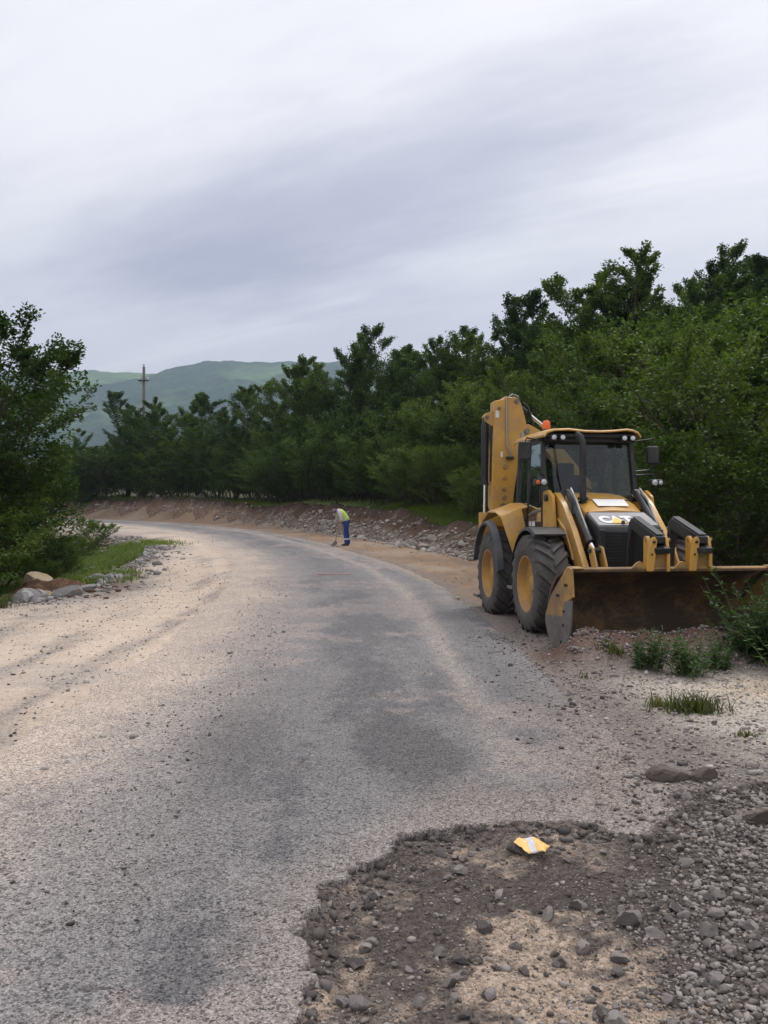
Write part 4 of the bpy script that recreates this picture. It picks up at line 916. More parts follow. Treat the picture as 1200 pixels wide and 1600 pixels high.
MB().add([(-.66,2.02,1.64),(.66,2.02,1.64),(.64,1.99,2.69),(-.64,1.99,2.69)], [(0,1,2,3)]).build('rear_window', glass, cb, smooth=0)
wp = MB(); wp.tube([(-.50,.83,2.66),(-.50,.80,2.55),(-.44,.755,2.10)], .010, 6); wp.tube([(-.46,.755,2.22),(-.41,.735,1.98)], .012, 6); wp.build('wiper', black_plastic, cb)
# roof: thin yellow cap with turned-down corners
prof = [(-.745,2.775),(-.70,2.835),(-.60,2.868),(-.36,2.880),(-.12,2.857),(.12,2.853),(.34,2.866),(.52,2.884),(.62,2.872),(.70,2.838),(.745,2.775)]
def roof_ring(y, dz, k, th=.035):
    t = [(x*k, y, z+dz) for x, z in prof]; return t+[(x*k*.985, y, z+dz-th) for x, z in reversed(prof)]
MB().loft([roof_ring(.585,-.022,.985,.022), roof_ring(.62,-.006,1.0), roof_ring(.9,.006,1.0), roof_ring(1.6,.012,1.0), roof_ring(2.06,.0,1.0), roof_ring(2.16,-.03,.98,.03)]).build('roof', yellow, cb, 0.006)
MB().bb(-.68,.68,.66,2.06,2.745,2.80).build('headliner', black_plastic, cb, 0.01)
for xl in (-.585,-.455,.475,.60):
    wl_ = MB(); wl_.box((xl,.625,2.735), (.085,.08,.085)); lo = wl_.build('work_light', black_plastic, cb, 0.012)
    MB().lathe([(.578,.0001),(.579,.034),(.588,.036)], c=(xl,0,2.735), axis='Y', n=14).build('lens', lens, lo)
bc = MB().lathe([(2.885,.07),(2.955,.07),(2.96,.06)], c=(-.36,1.62,0), axis='Z', n=20).build('beacon', black_plastic, cb)
MB().lathe([(2.955,.064),(3.03,.064),(3.07,.056),(3.095,.036),(3.102,.0001)], c=(-.36,1.62,0), axis='Z', n=20).build('beacon_lens', orange_lens, bc)
# seat, steering column, console
st_ = MB(); st_.box((0,1.46,1.58), (.50,.50,.14)); st_.box((0,1.72,1.92), (.48,.14,.66), Matrix.Rotation(R(-8),3,'X')); st_.box((0,1.77,2.34), (.28,.10,.20)); st_.bb(-.2,.2,1.3,1.6,1.08,1.52); st_.build('seat', seat_m, cb, 0.04)
sw = MB(); sw.lathe([(.0+.012*math.cos(a), .19+.012*math.sin(a)) for a in np.linspace(0, 2*math.pi, 9)[:-1]], axis='Z', n=28, closed=True); sw.box((0,0,0),(.36,.03,.015)); sw.cyl((0,0,-.45),(0,0,0),.035,10)
swo = sw.build('steering_wheel', black_plastic, cb); swo.location = (0,1.10,1.96); swo.rotation_euler = (R(32),0,0)
MB().bb(-.30,.30,.80,.95,1.4,1.90).build('dashboard', black_plastic, cb, 0.04)
MB().bb(.38,.62,1.2,1.8,1.1,1.75).build('side_console', black_plastic, cb, 0.03)
# mirrors and road lights on brackets
for sx, xm, zm in ((-1,-.955,2.555),(1,1.0,2.505)):
    mr = MB(); mr.box((xm,.80,zm), (.185,.075,.275)); m_ = mr.build('mirror', black_plastic, cb, 0.03, 3)
    MB().tube([(sx*.66,.80,2.70),(xm-sx*.02,.78,2.745),(xm,.80,zm+.12)], .012, 7).build('mirror_arm', black_paint, m_)
    MB().tube([(sx*.69,.80,2.26),(xm-sx*.06,.80,zm-.22),(xm,.80,zm-.12)], .011, 7).build('mirror_arm', black_paint, m_)
    xl = sx*.80 if sx < 0 else .93
    hl = MB(); hl.box((xl+sx*.0,.55,2.085), (.20,.11,.10)); h_ = hl.build('headlight', black_plastic, cb, 0.025)
    MB().lathe([(.484,.0001),(.486,.035),(.493,.042)], c=(xl-sx*.035,0,2.085), axis='Y', n=16).build('lens', lens, h_)
    MB().lathe([(.486,.0001),(.488,.026),(.494,.032)], c=(xl+sx*.055,0,2.085), axis='Y', n=14).build('indicator_lens', orange_lens if sx < 0 else lens, h_)
    MB().tube([(sx*.70,.72,2.20),(xl,.64,2.215),(xl+sx*.01,.60,2.13)], .014, 7).build('light_bracket', black_paint, h_)
    MB().tube([(sx*.70,.72,1.72),(xl-sx*.03,.66,1.80),(xl-sx*.01,.60,2.05)], .014, 7).build('light_bracket', black_paint, h_)

# mudguards
for sx in (-1, 1):
    # rear: yellow front face and top, dark flare round the tyre
    rf = MB()
    pts_o = [(-1.02,1.31,1.06),(-1.12,1.36,1.30),(-1.17,1.44,1.60),(-1.15,1.75,1.70),(-1.12,2.20,1.72),(-1.10,2.62,1.60)]
    rf.add([(sx*abs(p[0]), p[1], p[2]) for p in [(1.0,1.26,1.03),(1.155,1.40,1.585),(.845,1.36,1.745),(.775,1.33,1.40)]], [(0,1,2,3)])
    rf.add([(sx*p[0], p[1], p[2]) for p in [(1.155,1.40,1.585),(1.15,1.75,1.66),(1.14,2.25,1.66),(1.12,2.75,1.50),(.74,1.36,1.745),(.74,1.75,1.80),(.74,2.25,1.80),(.74,2.75,1.66)]], [(0,1,5,4),(1,2,6,5),(2,3,7,6)])
    o_ = rf.build('rear_mudguard', yellow, dg, 0, smooth=60); so_ = o_.modifiers.new('thick', 'SOLIDIFY'); so_.thickness = .03; so_.offset = 0
    bv = o_.modifiers.new('bevel', 'BEVEL'); bv.width = .01; bv.segments = 2; bv.angle_limit = R(25)
    arcp = []
    for k in range(13):
        a = R(8+k*13); arcp.append((2.05-.80*math.cos(a)*1.0, .682+.86*math.sin(a)))
    rings = [[(sx*1.14, y_, z_), (sx*1.245, y_-.02*math.cos(R(8+k*13)), z_-.035), (sx*1.25, y_+.05*math.cos(R(8+k*13)), z_-.075), (sx*1.14, y_+.05*math.cos(R(8+k*13)), z_-.05)] for k, (y_, z_) in enumerate(arcp)]
    MB().loft(rings).build('wheel_flare', flare_grey, dg, 0.008, smooth=50)
    # front mudguard
    f2 = []
    for k in range(10):
        a = R(62+k*13.5); y_, z_ = -.765*math.cos(a), .682+.775*math.sin(a)
        f2.append([(sx*.74,y_,z_),(sx*1.17,y_,z_),(sx*1.19,y_*1.0,z_-.05),(sx*1.17,y_*.97,z_-.03),(sx*.74,y_*.97,z_-.03)])
    MB().loft(f2).build('front_mudguard', black_plastic, dg, 0.006, smooth=50)
    MB().beam((sx*.40,.25,1.22),(sx*.95,.15,1.42),.05,.05).build('mudguard_stay', black_paint, dg)

# rear frame with stabilisers; boom parked upright on the machine's right
rfm = MB(); rfm.bb(-1.08,1.08,2.86,2.94,1.42,1.60); rfm.bb(-1.08,1.08,2.86,2.94,.70,.86); rfm.bb(-.6,.6,2.80,2.86,.7,1.6); rfm.build('slide_frame', yellow, dg, 0.01)
for sx in (-1, 1):
    sb_ = MB(); sb_.bb(*sorted((sx*.98, sx*1.105)), 2.84, 3.02, .45, 1.66); s_o = sb_.build('stabiliser', yellow, dg, 0.012)
    MB().bb(*sorted((sx*.995, sx*1.09)), 2.86, 3.0, .28, .47).build('stabiliser_leg', black_paint, s_o, 0.008)
    MB().box((sx*1.045,2.93,.25), (.28,.30,.05)).build('foot_pad', steel, s_o, 0.01)
kp = MB(); kp.bb(-.92,-.42,2.94,3.16,.72,1.58); kp.cyl((-.66,3.16,.62),(-.66,3.16,1.70),.10,16); kp.build('king_post', yellow_worn, dg, 0.012)
yb = 3.14
boom_poly = [(-.83,3.585),(-.66,3.625),(-.64,3.67),(-.56,3.655),(-.47,3.665),(-.385,3.635),(-.355,3.56),(-.30,3.40),(-.235,3.13),(-.235,2.98),(-.31,2.86),(-.375,2.60),(-.44,2.22),(-.50,1.78),(-.56,1.66),(-.84,1.66),(-.875,1.78),(-.865,2.55)]
bm_ = MB(); bm_.prism(boom_poly, 'Y', yb-.13, yb+.15); bo_ = bm_.build('boom', yellow, dg, 0.018)
dt = MB()
for xx, zz_, r_ in ((-.43,3.585,.042),(-.74,3.46,.026),(-.255,3.07,.045),(-.68,1.76,.06)): dt.cyl((xx,yb-.175,zz_),(xx,yb-.10,zz_),r_,14)
dt.build('boom_pins', steel, bo_)
dp = MB()
for xx, zz_ in ((-.64,2.45),(-.645,2.26),(-.65,2.07),(-.655,1.92)): dp.lathe([(yb-.152,.0001),(yb-.150,.035),(yb-.128,.045)], c=(xx,0,zz_), axis='Y', n=14)
dp.build('boom_bosses', yellow_worn, bo_)
MB().tube([(-.36,yb-.02,3.48),(-.40,yb-.12,3.67),(-.52,yb-.16,3.70),(-.615,yb-.165,3.63),(-.615,yb-.165,2.84),(-.61,yb-.165,2.80),(-.545,yb-.165,2.69),(-.54,yb-.15,2.60)], .016, 8).build('hydraulic_pipe', mastic, bo_)
MB().bb(-.63,-.49,yb-.19,yb-.13,2.585,2.625).build('pipe_clamp', black_paint, bo_, 0.006)
lb = MB(); lb.bb(-.805,-.745,yb-.1345,yb-.131,3.30,3.42); lb.build('boom_label', white_print, bo_, smooth=0); MB().bb(-.715,-.68,yb-.1345,yb-.131,2.62,2.71).build('boom_label', white_print, bo_, smooth=0)
lp = MB(); lp.prism([(-.33+.035*math.cos(a), (3.02 if math.sin(a) > 0 else 2.90)+.035*math.sin(a)) for a in np.linspace(0, 2*math.pi, 17)[:-1]], 'Y', yb-.15, yb-.131); lp.build('lock_plate', mastic, bo_)
bk2 = MB(); bk2.prism([(-.84,3.42),(-.955,3.38),(-1.00,3.32),(-.985,3.24),(-.93,3.20),(-.84,3.14)], 'Y', yb-.09, yb-.04); bk2.prism([(-.84,3.42),(-.955,3.38),(-1.00,3.32),(-.985,3.24),(-.93,3.20),(-.84,3.14)], 'Y', yb+.04, yb+.09); bk2.build('cylinder_bracket', yellow, bo_, 0.006)
MB().cyl((-.945,yb-.11,3.305),(-.945,yb+.11,3.305),.035,14).build('bracket_pin', steel, bo_)
bc_ = MB(); bc_.tube([(-.945,yb,3.30),(-.965,yb,3.15),(-.965,yb,2.15)], .062, 16); bc_.tube([(-.965,yb,2.62),(-.965,yb,2.66)], .072, 16); bc_.tube([(-.965,yb,2.18),(-.965,yb,2.14)], .072, 16)
bcy = bc_.build('boom_cylinder', black_paint, dg); MB().tube([(-.965,yb,2.15),(-.985,yb,1.10)], .026, 12).build('piston_rod', chrome, bcy)
for k in range(3): MB().tube([(-.885+.012*k,yb-.10,3.16),(-.90+.012*k,yb-.11,2.95),(-.885,yb-.10,2.7-.1*k),(-.89,yb-.09,2.2)], .013, 6).build('hydraulic_hose', hose, bcy)
# dipper crossing behind the cab roof, with its cylinder
dpo = MB(); dpo.prism([(-.34,3.18),(-.20,3.20),(.30,2.92),(.92,2.20),(1.02,1.52),(.90,1.46),(.72,2.02),(.15,2.68),(-.30,2.88)], 'Y', yb-.10, yb+.12); dpp = dpo.build('dipper', yellow, dg, 0.015)
dc = MB(); dc.tube([(-.40,yb+.01,3.53),(-.14,yb+.01,3.36)], .05, 14); dco = dc.build('dipper_cylinder', black_paint, dg); MB().tube([(-.16,yb+.01,3.375),(.24,yb+.01,3.06),(.42,yb+.01,2.92)], .030, 12).build('piston_rod', chrome, dco)
MB().tube([(-.30,yb-.06,3.57),(-.22,yb-.08,3.50),(-.16,yb-.06,3.34),(-.10,yb-.05,3.14)], .022, 8).build('hydraulic_hose', hose, dco)
rb = MB(); rb.prism([(.88,1.56),(1.06,1.56),(1.16,1.30),(1.14,.95),(.98,.72),(.78,.66),(.74,.72),(.90,.90),(.92,1.20)], 'Y', yb-.28, yb+.30); rb.build('digging_bucket', yellow_worn, dg, 0.01)
# ------------------------------------------------------------------ the road worker
def skin_body(name, joints, edges, mat, parent, sub=2, root=0):
    me = bpy.data.meshes.new(name); me.from_pydata([j[:3] for j in joints], edges, []); me.materials.append(mat)
    o = link(name, me, parent)
    sk = o.modifiers.new('skin', 'SKIN'); sk.use_smooth_shade = True
    for i, j in enumerate(joints):
        r = j[3]; me.skin_vertices[0].data[i].radius = (r, r) if not isinstance(r, tuple) else r
    me.skin_vertices[0].data[root].use_root = True
    s = o.modifiers.new('sub', 'SUBSURF'); s.levels = sub; s.render_levels = sub
    return o
skin_m = simple('skin', (0.36, 0.19, 0.13), 0.6, var=0.08)
blue_m = simple('blue_workwear', (0.018, 0.045, 0.19), 0.85, var=0.25, scale=9)
hiviz = simple('yellow_vest', (0.46, 0.66, 0.10), 0.8, var=0.15, scale=9)
shirt_m = simple('pale_shirt', (0.50, 0.46, 0.47), 0.85, var=0.15, scale=9)
band_m = simple('reflective_band', (0.62, 0.66, 0.68), 0.35, var=0.08)
boot_m = simple('dusty_boot', (0.055, 0.045, 0.042), 0.8, var=0.3)
cap_m = simple('grey_cap', (0.12, 0.125, 0.14), 0.8, var=0.15)
wood_m = simple('shovel_wood', (0.23, 0.14, 0.075), 0.7, var=0.25, scale=14)
px_, py_ = -1.47, 31.6
pr = empty('person', (px_, py_, gz(px_, py_)), R(8))
tag(pr, 'person in yellow vest and blue trousers bent over a shovel on the earth strip', 'person')
J = [(0.02,0,.93,.135),(-.06,0.0,1.08,.13),(-.17,0,1.22,.135),(-.27,0,1.31,.11),(-.33,0,1.315,.05),(-.37,0,1.31,.055),(-.43,0,1.30,.088),(-.475,-.005,1.245,.075),
     (.02,-.10,.88,.095),(.0,-.12,.48,.062),(.035,-.12,.10,.042),(-.09,-.13,.05,.038),
     (.05,.11,.88,.095),(.07,.13,.48,.062),(.12,.13,.10,.042),(.0,.14,.05,.038),
     (-.24,-.19,1.26,.06),(-.16,-.27,1.02,.045),(-.27,-.22,.80,.033),(-.29,-.21,.745,.036),
     (-.26,.19,1.26,.06),(-.30,.24,1.00,.045),(-.24,.10,.93,.033),(-.23,.05,.90,.036)]
Eg = [(0,1),(1,2),(2,3),(3,4),(4,5),(5,6),(6,7),(0,8),(8,9),(9,10),(10,11),(0,12),(12,13),(13,14),(14,15),(3,16),(16,17),(17,18),(18,19),(3,20),(20,21),(21,22),(22,23)]
skin_body('body', J, Eg, skin_m, pr)
tq = MB(); tq.tube([(-.035,0,1.035),(-.02,0,1.01),(.01,0,.95),(.03,0,.87),(.035,0,.80)], [.135,.15,.162,.155,.11], 18)
for yy, xa, xb, xc in ((-.105,.02,.0,.03),(.115,.05,.07,.115)): tq.tube([(xa,yy*.75,.92),(xa,yy,.82),(xa*.7,yy*1.05,.66),(xb,yy*1.12,.48),((xb+xc)/2,yy*1.14,.30),(xc,yy*1.14,.14),(xc,yy*1.14,.07)], [.10,.108,.098,.086,.080,.080,.076], 16)
tr = tq.build('trousers', blue_m, pr, smooth=70)
for x_, y_ in ((.023,-.12),(.108,.13)):
    MB().lathe([(.235,.082),(.235,.086),(.285,.086),(.285,.082)], c=(x_,y_,0), axis='Z', n=18).build('reflective_band', band_m, tr)
sq = MB(); sq.tube([(-.07,0,1.09),(-.16,0,1.205),(-.24,0,1.285),(-.30,0,1.325),(-.335,0,1.33)], [.135,.150,.140,.095,.058], 18)
for sg_, P_ in ((-1, [(-.25,-.06,1.285),(-.245,-.185,1.265),(-.205,-.24,1.15),(-.16,-.275,1.02),(-.185,-.265,.95)]), (1, [(-.26,.06,1.285),(-.265,.185,1.265),(-.285,.225,1.14),(-.30,.243,1.01),(-.285,.20,.97)])): sq.tube(P_, [.09,.082,.070,.060,.055], 14)
sq.build('shirt', shirt_m, pr, smooth=70)
vq = MB(); vq.tube([(.03,0,.93),(.02,0,.95),(-.05,0,1.07),(-.15,0,1.20),(-.225,0,1.275),(-.27,0,1.30)], [.150,.166,.165,.166,.152,.115], 18)
vst = vq.build('vest', hiviz, pr, smooth=70)
bd = MB(); bd.lathe([(-.02,.168),(-.02,.174),(.02,.174),(.02,.168)], axis='Z', n=20); b_ = bd.build('reflective_band', band_m, vst); b_.location = (-.02,0,1.01); b_.rotation_euler = (0,R(-35),0)
cp = MB(); cp.lathe([(0,.096),(.04,.094),(.075,.07),(.095,.03),(.098,.0001)], axis='Z', n=18); cp.prism([(-.085,-.07),(-.19,-.045),(-.20,0),(-.19,.045),(-.085,.07)], 'Z', -.005, .010)
c_ = cp.build('cap', cap_m, pr, smooth=50); c_.location = (-.435,0,1.31); c_.rotation_euler = (0,R(-48),0)
fc = MB(); fc.lathe([(0,.013),(.02,.010),(.028,.0001)], axis='Z', n=8); f_ = fc.build('nose', skin_m, pr); f_.location = (-.50,-.005,1.215); f_.rotation_euler = (0,R(-120),0)
ey = MB()
for yy in (-.035,.03): ey.lathe([(0,.009),(.006,.006),(.008,.0001)], c=(0,yy,0), axis='Z', n=8)
e_ = ey.build('eyes', boot_m, pr); e_.location = (-.515,0,1.235); e_.rotation_euler = (0,R(-105),0)
hr = MB(); hr.lathe([(-.05,.05),(-.02,.086),(.0,.092),(.005,.0001)], axis='Z', n=16); h_ = hr.build('hair', boot_m, pr); h_.location = (-.405,0,1.305); h_.rotation_euler = (0,R(-48),0)
for x_, y_ in ((.0,-.125),(.085,.135)):
    bt = MB(); bt.loft([[(x_+.07,y_-.045,0),(x_+.07,y_+.045,0),(x_+.07,y_+.04,.10),(x_+.07,y_-.04,.10)],[(x_+.0,y_-.052,0),(x_+.0,y_+.052,0),(x_+.0,y_+.045,.12),(x_+.0,y_-.045,.12)],[(x_-.09,y_-.055,0),(x_-.09,y_+.055,0),(x_-.09,y_+.045,.075),(x_-.09,y_-.045,.075)],[(x_-.17,y_-.035,.005),(x_-.17,y_+.035,.005),(x_-.17,y_+.03,.05),(x_-.17,y_-.03,.05)]]); bt.build('boot', boot_m, pr, 0.012)
# hands: palm and fingers closed on the shaft
for (hx, hy, hz_) in ((-.295,-.208,.735),(-.228,.045,.89)):
    hd_ = MB(); hd_.box((hx+.015,hy,hz_), (.03,.075,.085))
    for k in range(4): hd_.tube([(hx+.02,hy+.03-.02*k,hz_-.03),(hx-.02,hy+.03-.02*k,hz_-.055),(hx-.045,hy+.03-.02*k,hz_-.03),(hx-.04,hy+.03-.02*k,hz_+.005)], [.010,.010,.009,.008], 6)
    hd_.tube([(hx+.02,hy+.035,hz_+.02),(hx-.015,hy+.05,hz_+.035),(hx-.04,hy+.03,hz_+.03)], [.012,.011,.009], 6); hd_.build('hand', skin_m, pr, 0.006)
# the shovel: shaft through both hands, blade on the earth
sv = empty('shovel', (px_, py_, gz(px_, py_)), R(8)); tag(sv, 'long handled dark shovel held by the worker with blade on the ground', 'shovel')
sh = MB(); sh.tube([(-.19,.20,1.02),(-.30,-.18,.70),(-.42,-.42,.14)], .019, 10); sh.build('shaft', wood_m, sv)
bl_ = MB(); bl_.loft([[(-.36,-.44,.17),(-.44,-.40,.19),(-.45,-.41,.17),(-.37,-.45,.15)],[(-.36,-.56,.08),(-.54,-.46,.10),(-.55,-.47,.085),(-.37,-.57,.065)],[(-.50,-.66,.02),(-.62,-.58,.03),(-.62,-.59,.02),(-.50,-.67,.01)]]); bl_.build('blade', black_paint, sv, 0.004)
# ------------------------------------------------------------------ trees, shrubs, weeds
def leaves_np(C, D, Nn, S, wid=0.62, fold=0.18):
    """one folded leaf per row: base, sides, tip"""
    D = D/np.linalg.norm(D, axis=1)[:,None]; W = np.cross(D, Nn); W /= (np.linalg.norm(W, axis=1)[:,None]+1e-9); Nn = np.cross(W, D)
    s = S[:,None]
    V = np.stack([C, C+D*s*0.45+W*s*wid*0.5+Nn*s*fold, C+D*s, C+D*s*0.45-W*s*wid*0.5+Nn*s*fold], 1).reshape(-1, 3)
    F = np.arange(len(C)*4).reshape(-1, 4); return V, F
def tubes_np(paths, n):
    Vs, Fs = [], []; off = 0
    for P, r0, r1 in paths:
        m = len(P); T = np.gradient(P, axis=0); T /= np.linalg.norm(T, axis=1)[:,None]+1e-9
        a = np.cross(T, np.array((0.31, 0.94, 0.12))); a /= np.linalg.norm(a, axis=1)[:,None]+1e-9; b = np.cross(T, a)
        r = np.linspace(r0, r1, m); an = np.arange(n)*2*np.pi/n
        V = P[:,None]+(a[:,None]*np.cos(an)[None,:,None]+b[:,None]*np.sin(an)[None,:,None])*r[:,None,None]
        i = np.arange(m-1)[:,None]*n; j = np.arange(n)[None]
        F = np.stack([i+j, i+(j+1)%n, i+n+(j+1)%n, i+n+j], -1).reshape(-1, 4)+off
        Vs.append(V.reshape(-1, 3)); Fs.append(F); off += m*n
    return np.vstack(Vs), np.vstack(Fs)
def grow(seed, H, Rw, nst=3, t0=0.12, nL1=15, nL2=8, per=55, leaf=0.10, env='egg', rise=(20, 55), spread=0.22, droop=0.0, flatness=0.55, plume=1.0):
    g = np.random.default_rng(seed); paths = []; LC, LD, LN, LS = [], [], [], []
    def curve(p0, d, L, lift, k=6, wob=0.06):
        p = [np.array(p0, float)]; d = np.array(d, float)
        for i in range(k):
            d = d+np.array((0, 0, lift/k))+g.normal(0, wob, 3); d /= np.linalg.norm(d); p.append(p[-1]+d*L/k)
        return np.array(p)
    for s in range(nst):
        a = 2*np.pi*s/nst+g.uniform(-.5, .5); hs = H*(1.0 if s == 0 else g.uniform(0.74, 0.97)); off = spread*Rw*(0.25 if s == 0 else 1)
        base = np.array((math.cos(a), math.sin(a), 0))*0.05*Rw
        d0 = np.array((math.cos(a)*off/H*2.0, math.sin(a)*off/H*2.0, 1.0)); st = curve(base, d0/np.linalg.norm(d0), hs, 0.10, 12, 0.035); st[:,2] *= hs/max(st[-1,2], 0.1)
        paths.append((st, 0.016*H/(nst**0.5)+0.01, 0.008))
        for k in range(nL1):
            t = t0+(0.97-t0)*((k+g.uniform(0, .8))/nL1)**0.75
            q = np.array([np.interp(t*12, np.arange(13), st[:,c]) for c in range(3)])
            th = k*2.4+g.uniform(-.4, .4)+s
            if env == 'egg': e = max(0.0, math.sin(math.pi*min(1, (t*0.90+0.12))**0.95))**0.5
            elif env == 'cone': e = (1-t)**0.6*0.9+0.16
            else: e = max(0.15, math.sin(math.pi*(0.25+0.72*t)))**0.6
            L = Rw*max(e, 0.27)*g.uniform(0.75, 1.12)
            el = R(rise[0]+(rise[1]-rise[0])*t+g.uniform(-10, 10))
            if t > 0.88: el = R(g.uniform(30, 68)); L *= 0.9*plume
            d = np.array((math.cos(th)*math.cos(el), math.sin(th)*math.cos(el), math.sin(el)))
            br = curve(q, d, L, 0.25-droop, 6, 0.07); paths.append((br, 0.004*H*(0.35+0.65*(1-t)), 0.004))
            for j in range(nL2):
                tt = 0.28+0.72*(j+g.uniform(0, .9))/nL2
                b = np.array([np.interp(tt*6, np.arange(7), br[:,c]) for c in range(3)])
                dirb = br[min(6, int(tt*6)+1)]-br[max(0, int(tt*6)-1)]; dirb /= np.linalg.norm(dirb)+1e-9
                sd = 1 if j % 2 else -1; ta = sd*R(g.uniform(30, 75))
                dd = np.array((dirb[0]*math.cos(ta)-dirb[1]*math.sin(ta), dirb[0]*math.sin(ta)+dirb[1]*math.cos(ta), dirb[2]*0.5+g.uniform(-.15, .35)+(0.5*t if t > .75 else 0)))
                if j == nL2-1: dd = dirb
                dd /= np.linalg.norm(dd); l2 = (0.22+0.30*(1-tt*0.6))*max(L, 0.35*Rw)*g.uniform(.7, 1.15)
                tw = curve(b, dd, l2, -0.12-droop, 4, 0.08); paths.append((tw, 0.005, 0.002))
                n = int(per*g.uniform(.75, 1.3)*(l2/(0.38*Rw))**0.6*(1.35 if t > 0.7 else 1.0))+12
                u = g.uniform(0.05, 1.08, n)
                pos = np.stack([np.interp(u*4, np.arange(5), tw[:,c]) for c in range(3)], 1)
                side = np.cross(dd, (0, 0, 1.0)); side /= np.linalg.norm(side)+1e-9
                wv = g.normal(0, 1, n)*0.19*l2
                pos = pos+side[None]*wv[:,None]+g.normal(0, 1, (n, 3))*np.array((.035, .035, .028))*(leaf/0.10)*1.3
                ld = dd[None]*g.uniform(.2, 1.0, n)[:,None]+side[None]*(np.sign(wv)*g.uniform(.2, 1.0, n))[:,None]+g.normal(0, .35, (n, 3)); ld[:,2] -= 0.28
                ln = np.array((0, 0, 1.0))+g.normal(0, flatness, (n, 3))
                LC.append(pos); LD.append(ld); LN.append(ln); LS.append(leaf*g.uniform(.65, 1.25, n))
    V, F = leaves_np(np.vstack(LC), np.vstack(LD), np.vstack(LN), np.concatenate(LS))
    TV, TF = tubes_np(paths, 5)
    return (V, F), (TV, TF)
class Kind:
    def __init__(s, name, mat, barkm=bark, H=1.0, **kw):
        (V, F), (TV, TF) = grow(H=H, **kw); s.name = name; s.H = H; s.nl = len(F)
        s.crown = np_mesh('crown', V, F, mat); s.trunk = np_mesh('trunk', TV, TF, barkm, True)
def plant(kd, x, y, h, label, cat='tree', group=None, rz=None, wx=1.0, name=None, z=None, mat=None):
    k = h/kd.H
    e = empty(name or kd.name, (x, y, (gz(x, y) if z is None else z)-0.08), rz if rz is not None else (x*12.9+y*7.7) % 6.28, (k*wx, k*wx, k))
    link('trunk', kd.trunk, e); link('crown', kd.crown, e)
    return tag(e, label, cat, group)
TA = Kind('broadleaf_tree', leaf_dark, H=9.0, seed=1, Rw=2.5, nst=4, nL1=13, nL2=7, per=88, leaf=0.125, t0=.08, spread=.55)
TB = Kind('broadleaf_tree', leaf_dark, H=9.5, seed=2, Rw=2.3, nst=3, nL1=16, nL2=7, per=88, leaf=0.125, t0=.10, spread=.5, rise=(25, 62), plume=1.1)
TC = Kind('broadleaf_tree', leaf_mid, H=8.0, seed=3, Rw=2.6, nst=5, nL1=11, nL2=7, per=84, leaf=0.12, t0=.05, spread=.7)
TD = Kind('broadleaf_tree', leaf_dark, H=10.0, seed=4, Rw=2.1, nst=2, nL1=20, nL2=7, per=92, leaf=0.125, t0=.12, env='cone', rise=(15, 60), spread=.4, plume=1.0)
TE = Kind('broadleaf_tree', leaf_mid, H=8.5, seed=6, Rw=2.4, nst=4, nL1=13, nL2=8, per=84, leaf=0.115, t0=.04, spread=.6, rise=(5, 50), droop=.1, flatness=.4)
TL = Kind('broadleaf_tree', leaf_dark, H=7.5, seed=8, Rw=2.8, nst=4, nL1=14, nL2=8, per=62, leaf=0.115, t0=.22, spread=.55, rise=(5, 55), flatness=.7)
SA = Kind('shrub', leaf_mid, H=2.8, seed=11, Rw=1.5, nst=7, nL1=9, nL2=6, per=26, leaf=0.085, t0=.05, spread=.9)
SB = Kind('shrub', leaf_dark, H=2.6, seed=12, Rw=1.6, nst=7, nL1=9, nL2=6, per=28, leaf=0.09, t0=.05, spread=.9)
SC = Kind('shrub', leaf_light, H=3.2, seed=13, Rw=1.5, nst=8, nL1=10, nL2=6, per=28, leaf=0.075, t0=.05, spread=.9, rise=(30, 65), flatness=.75)

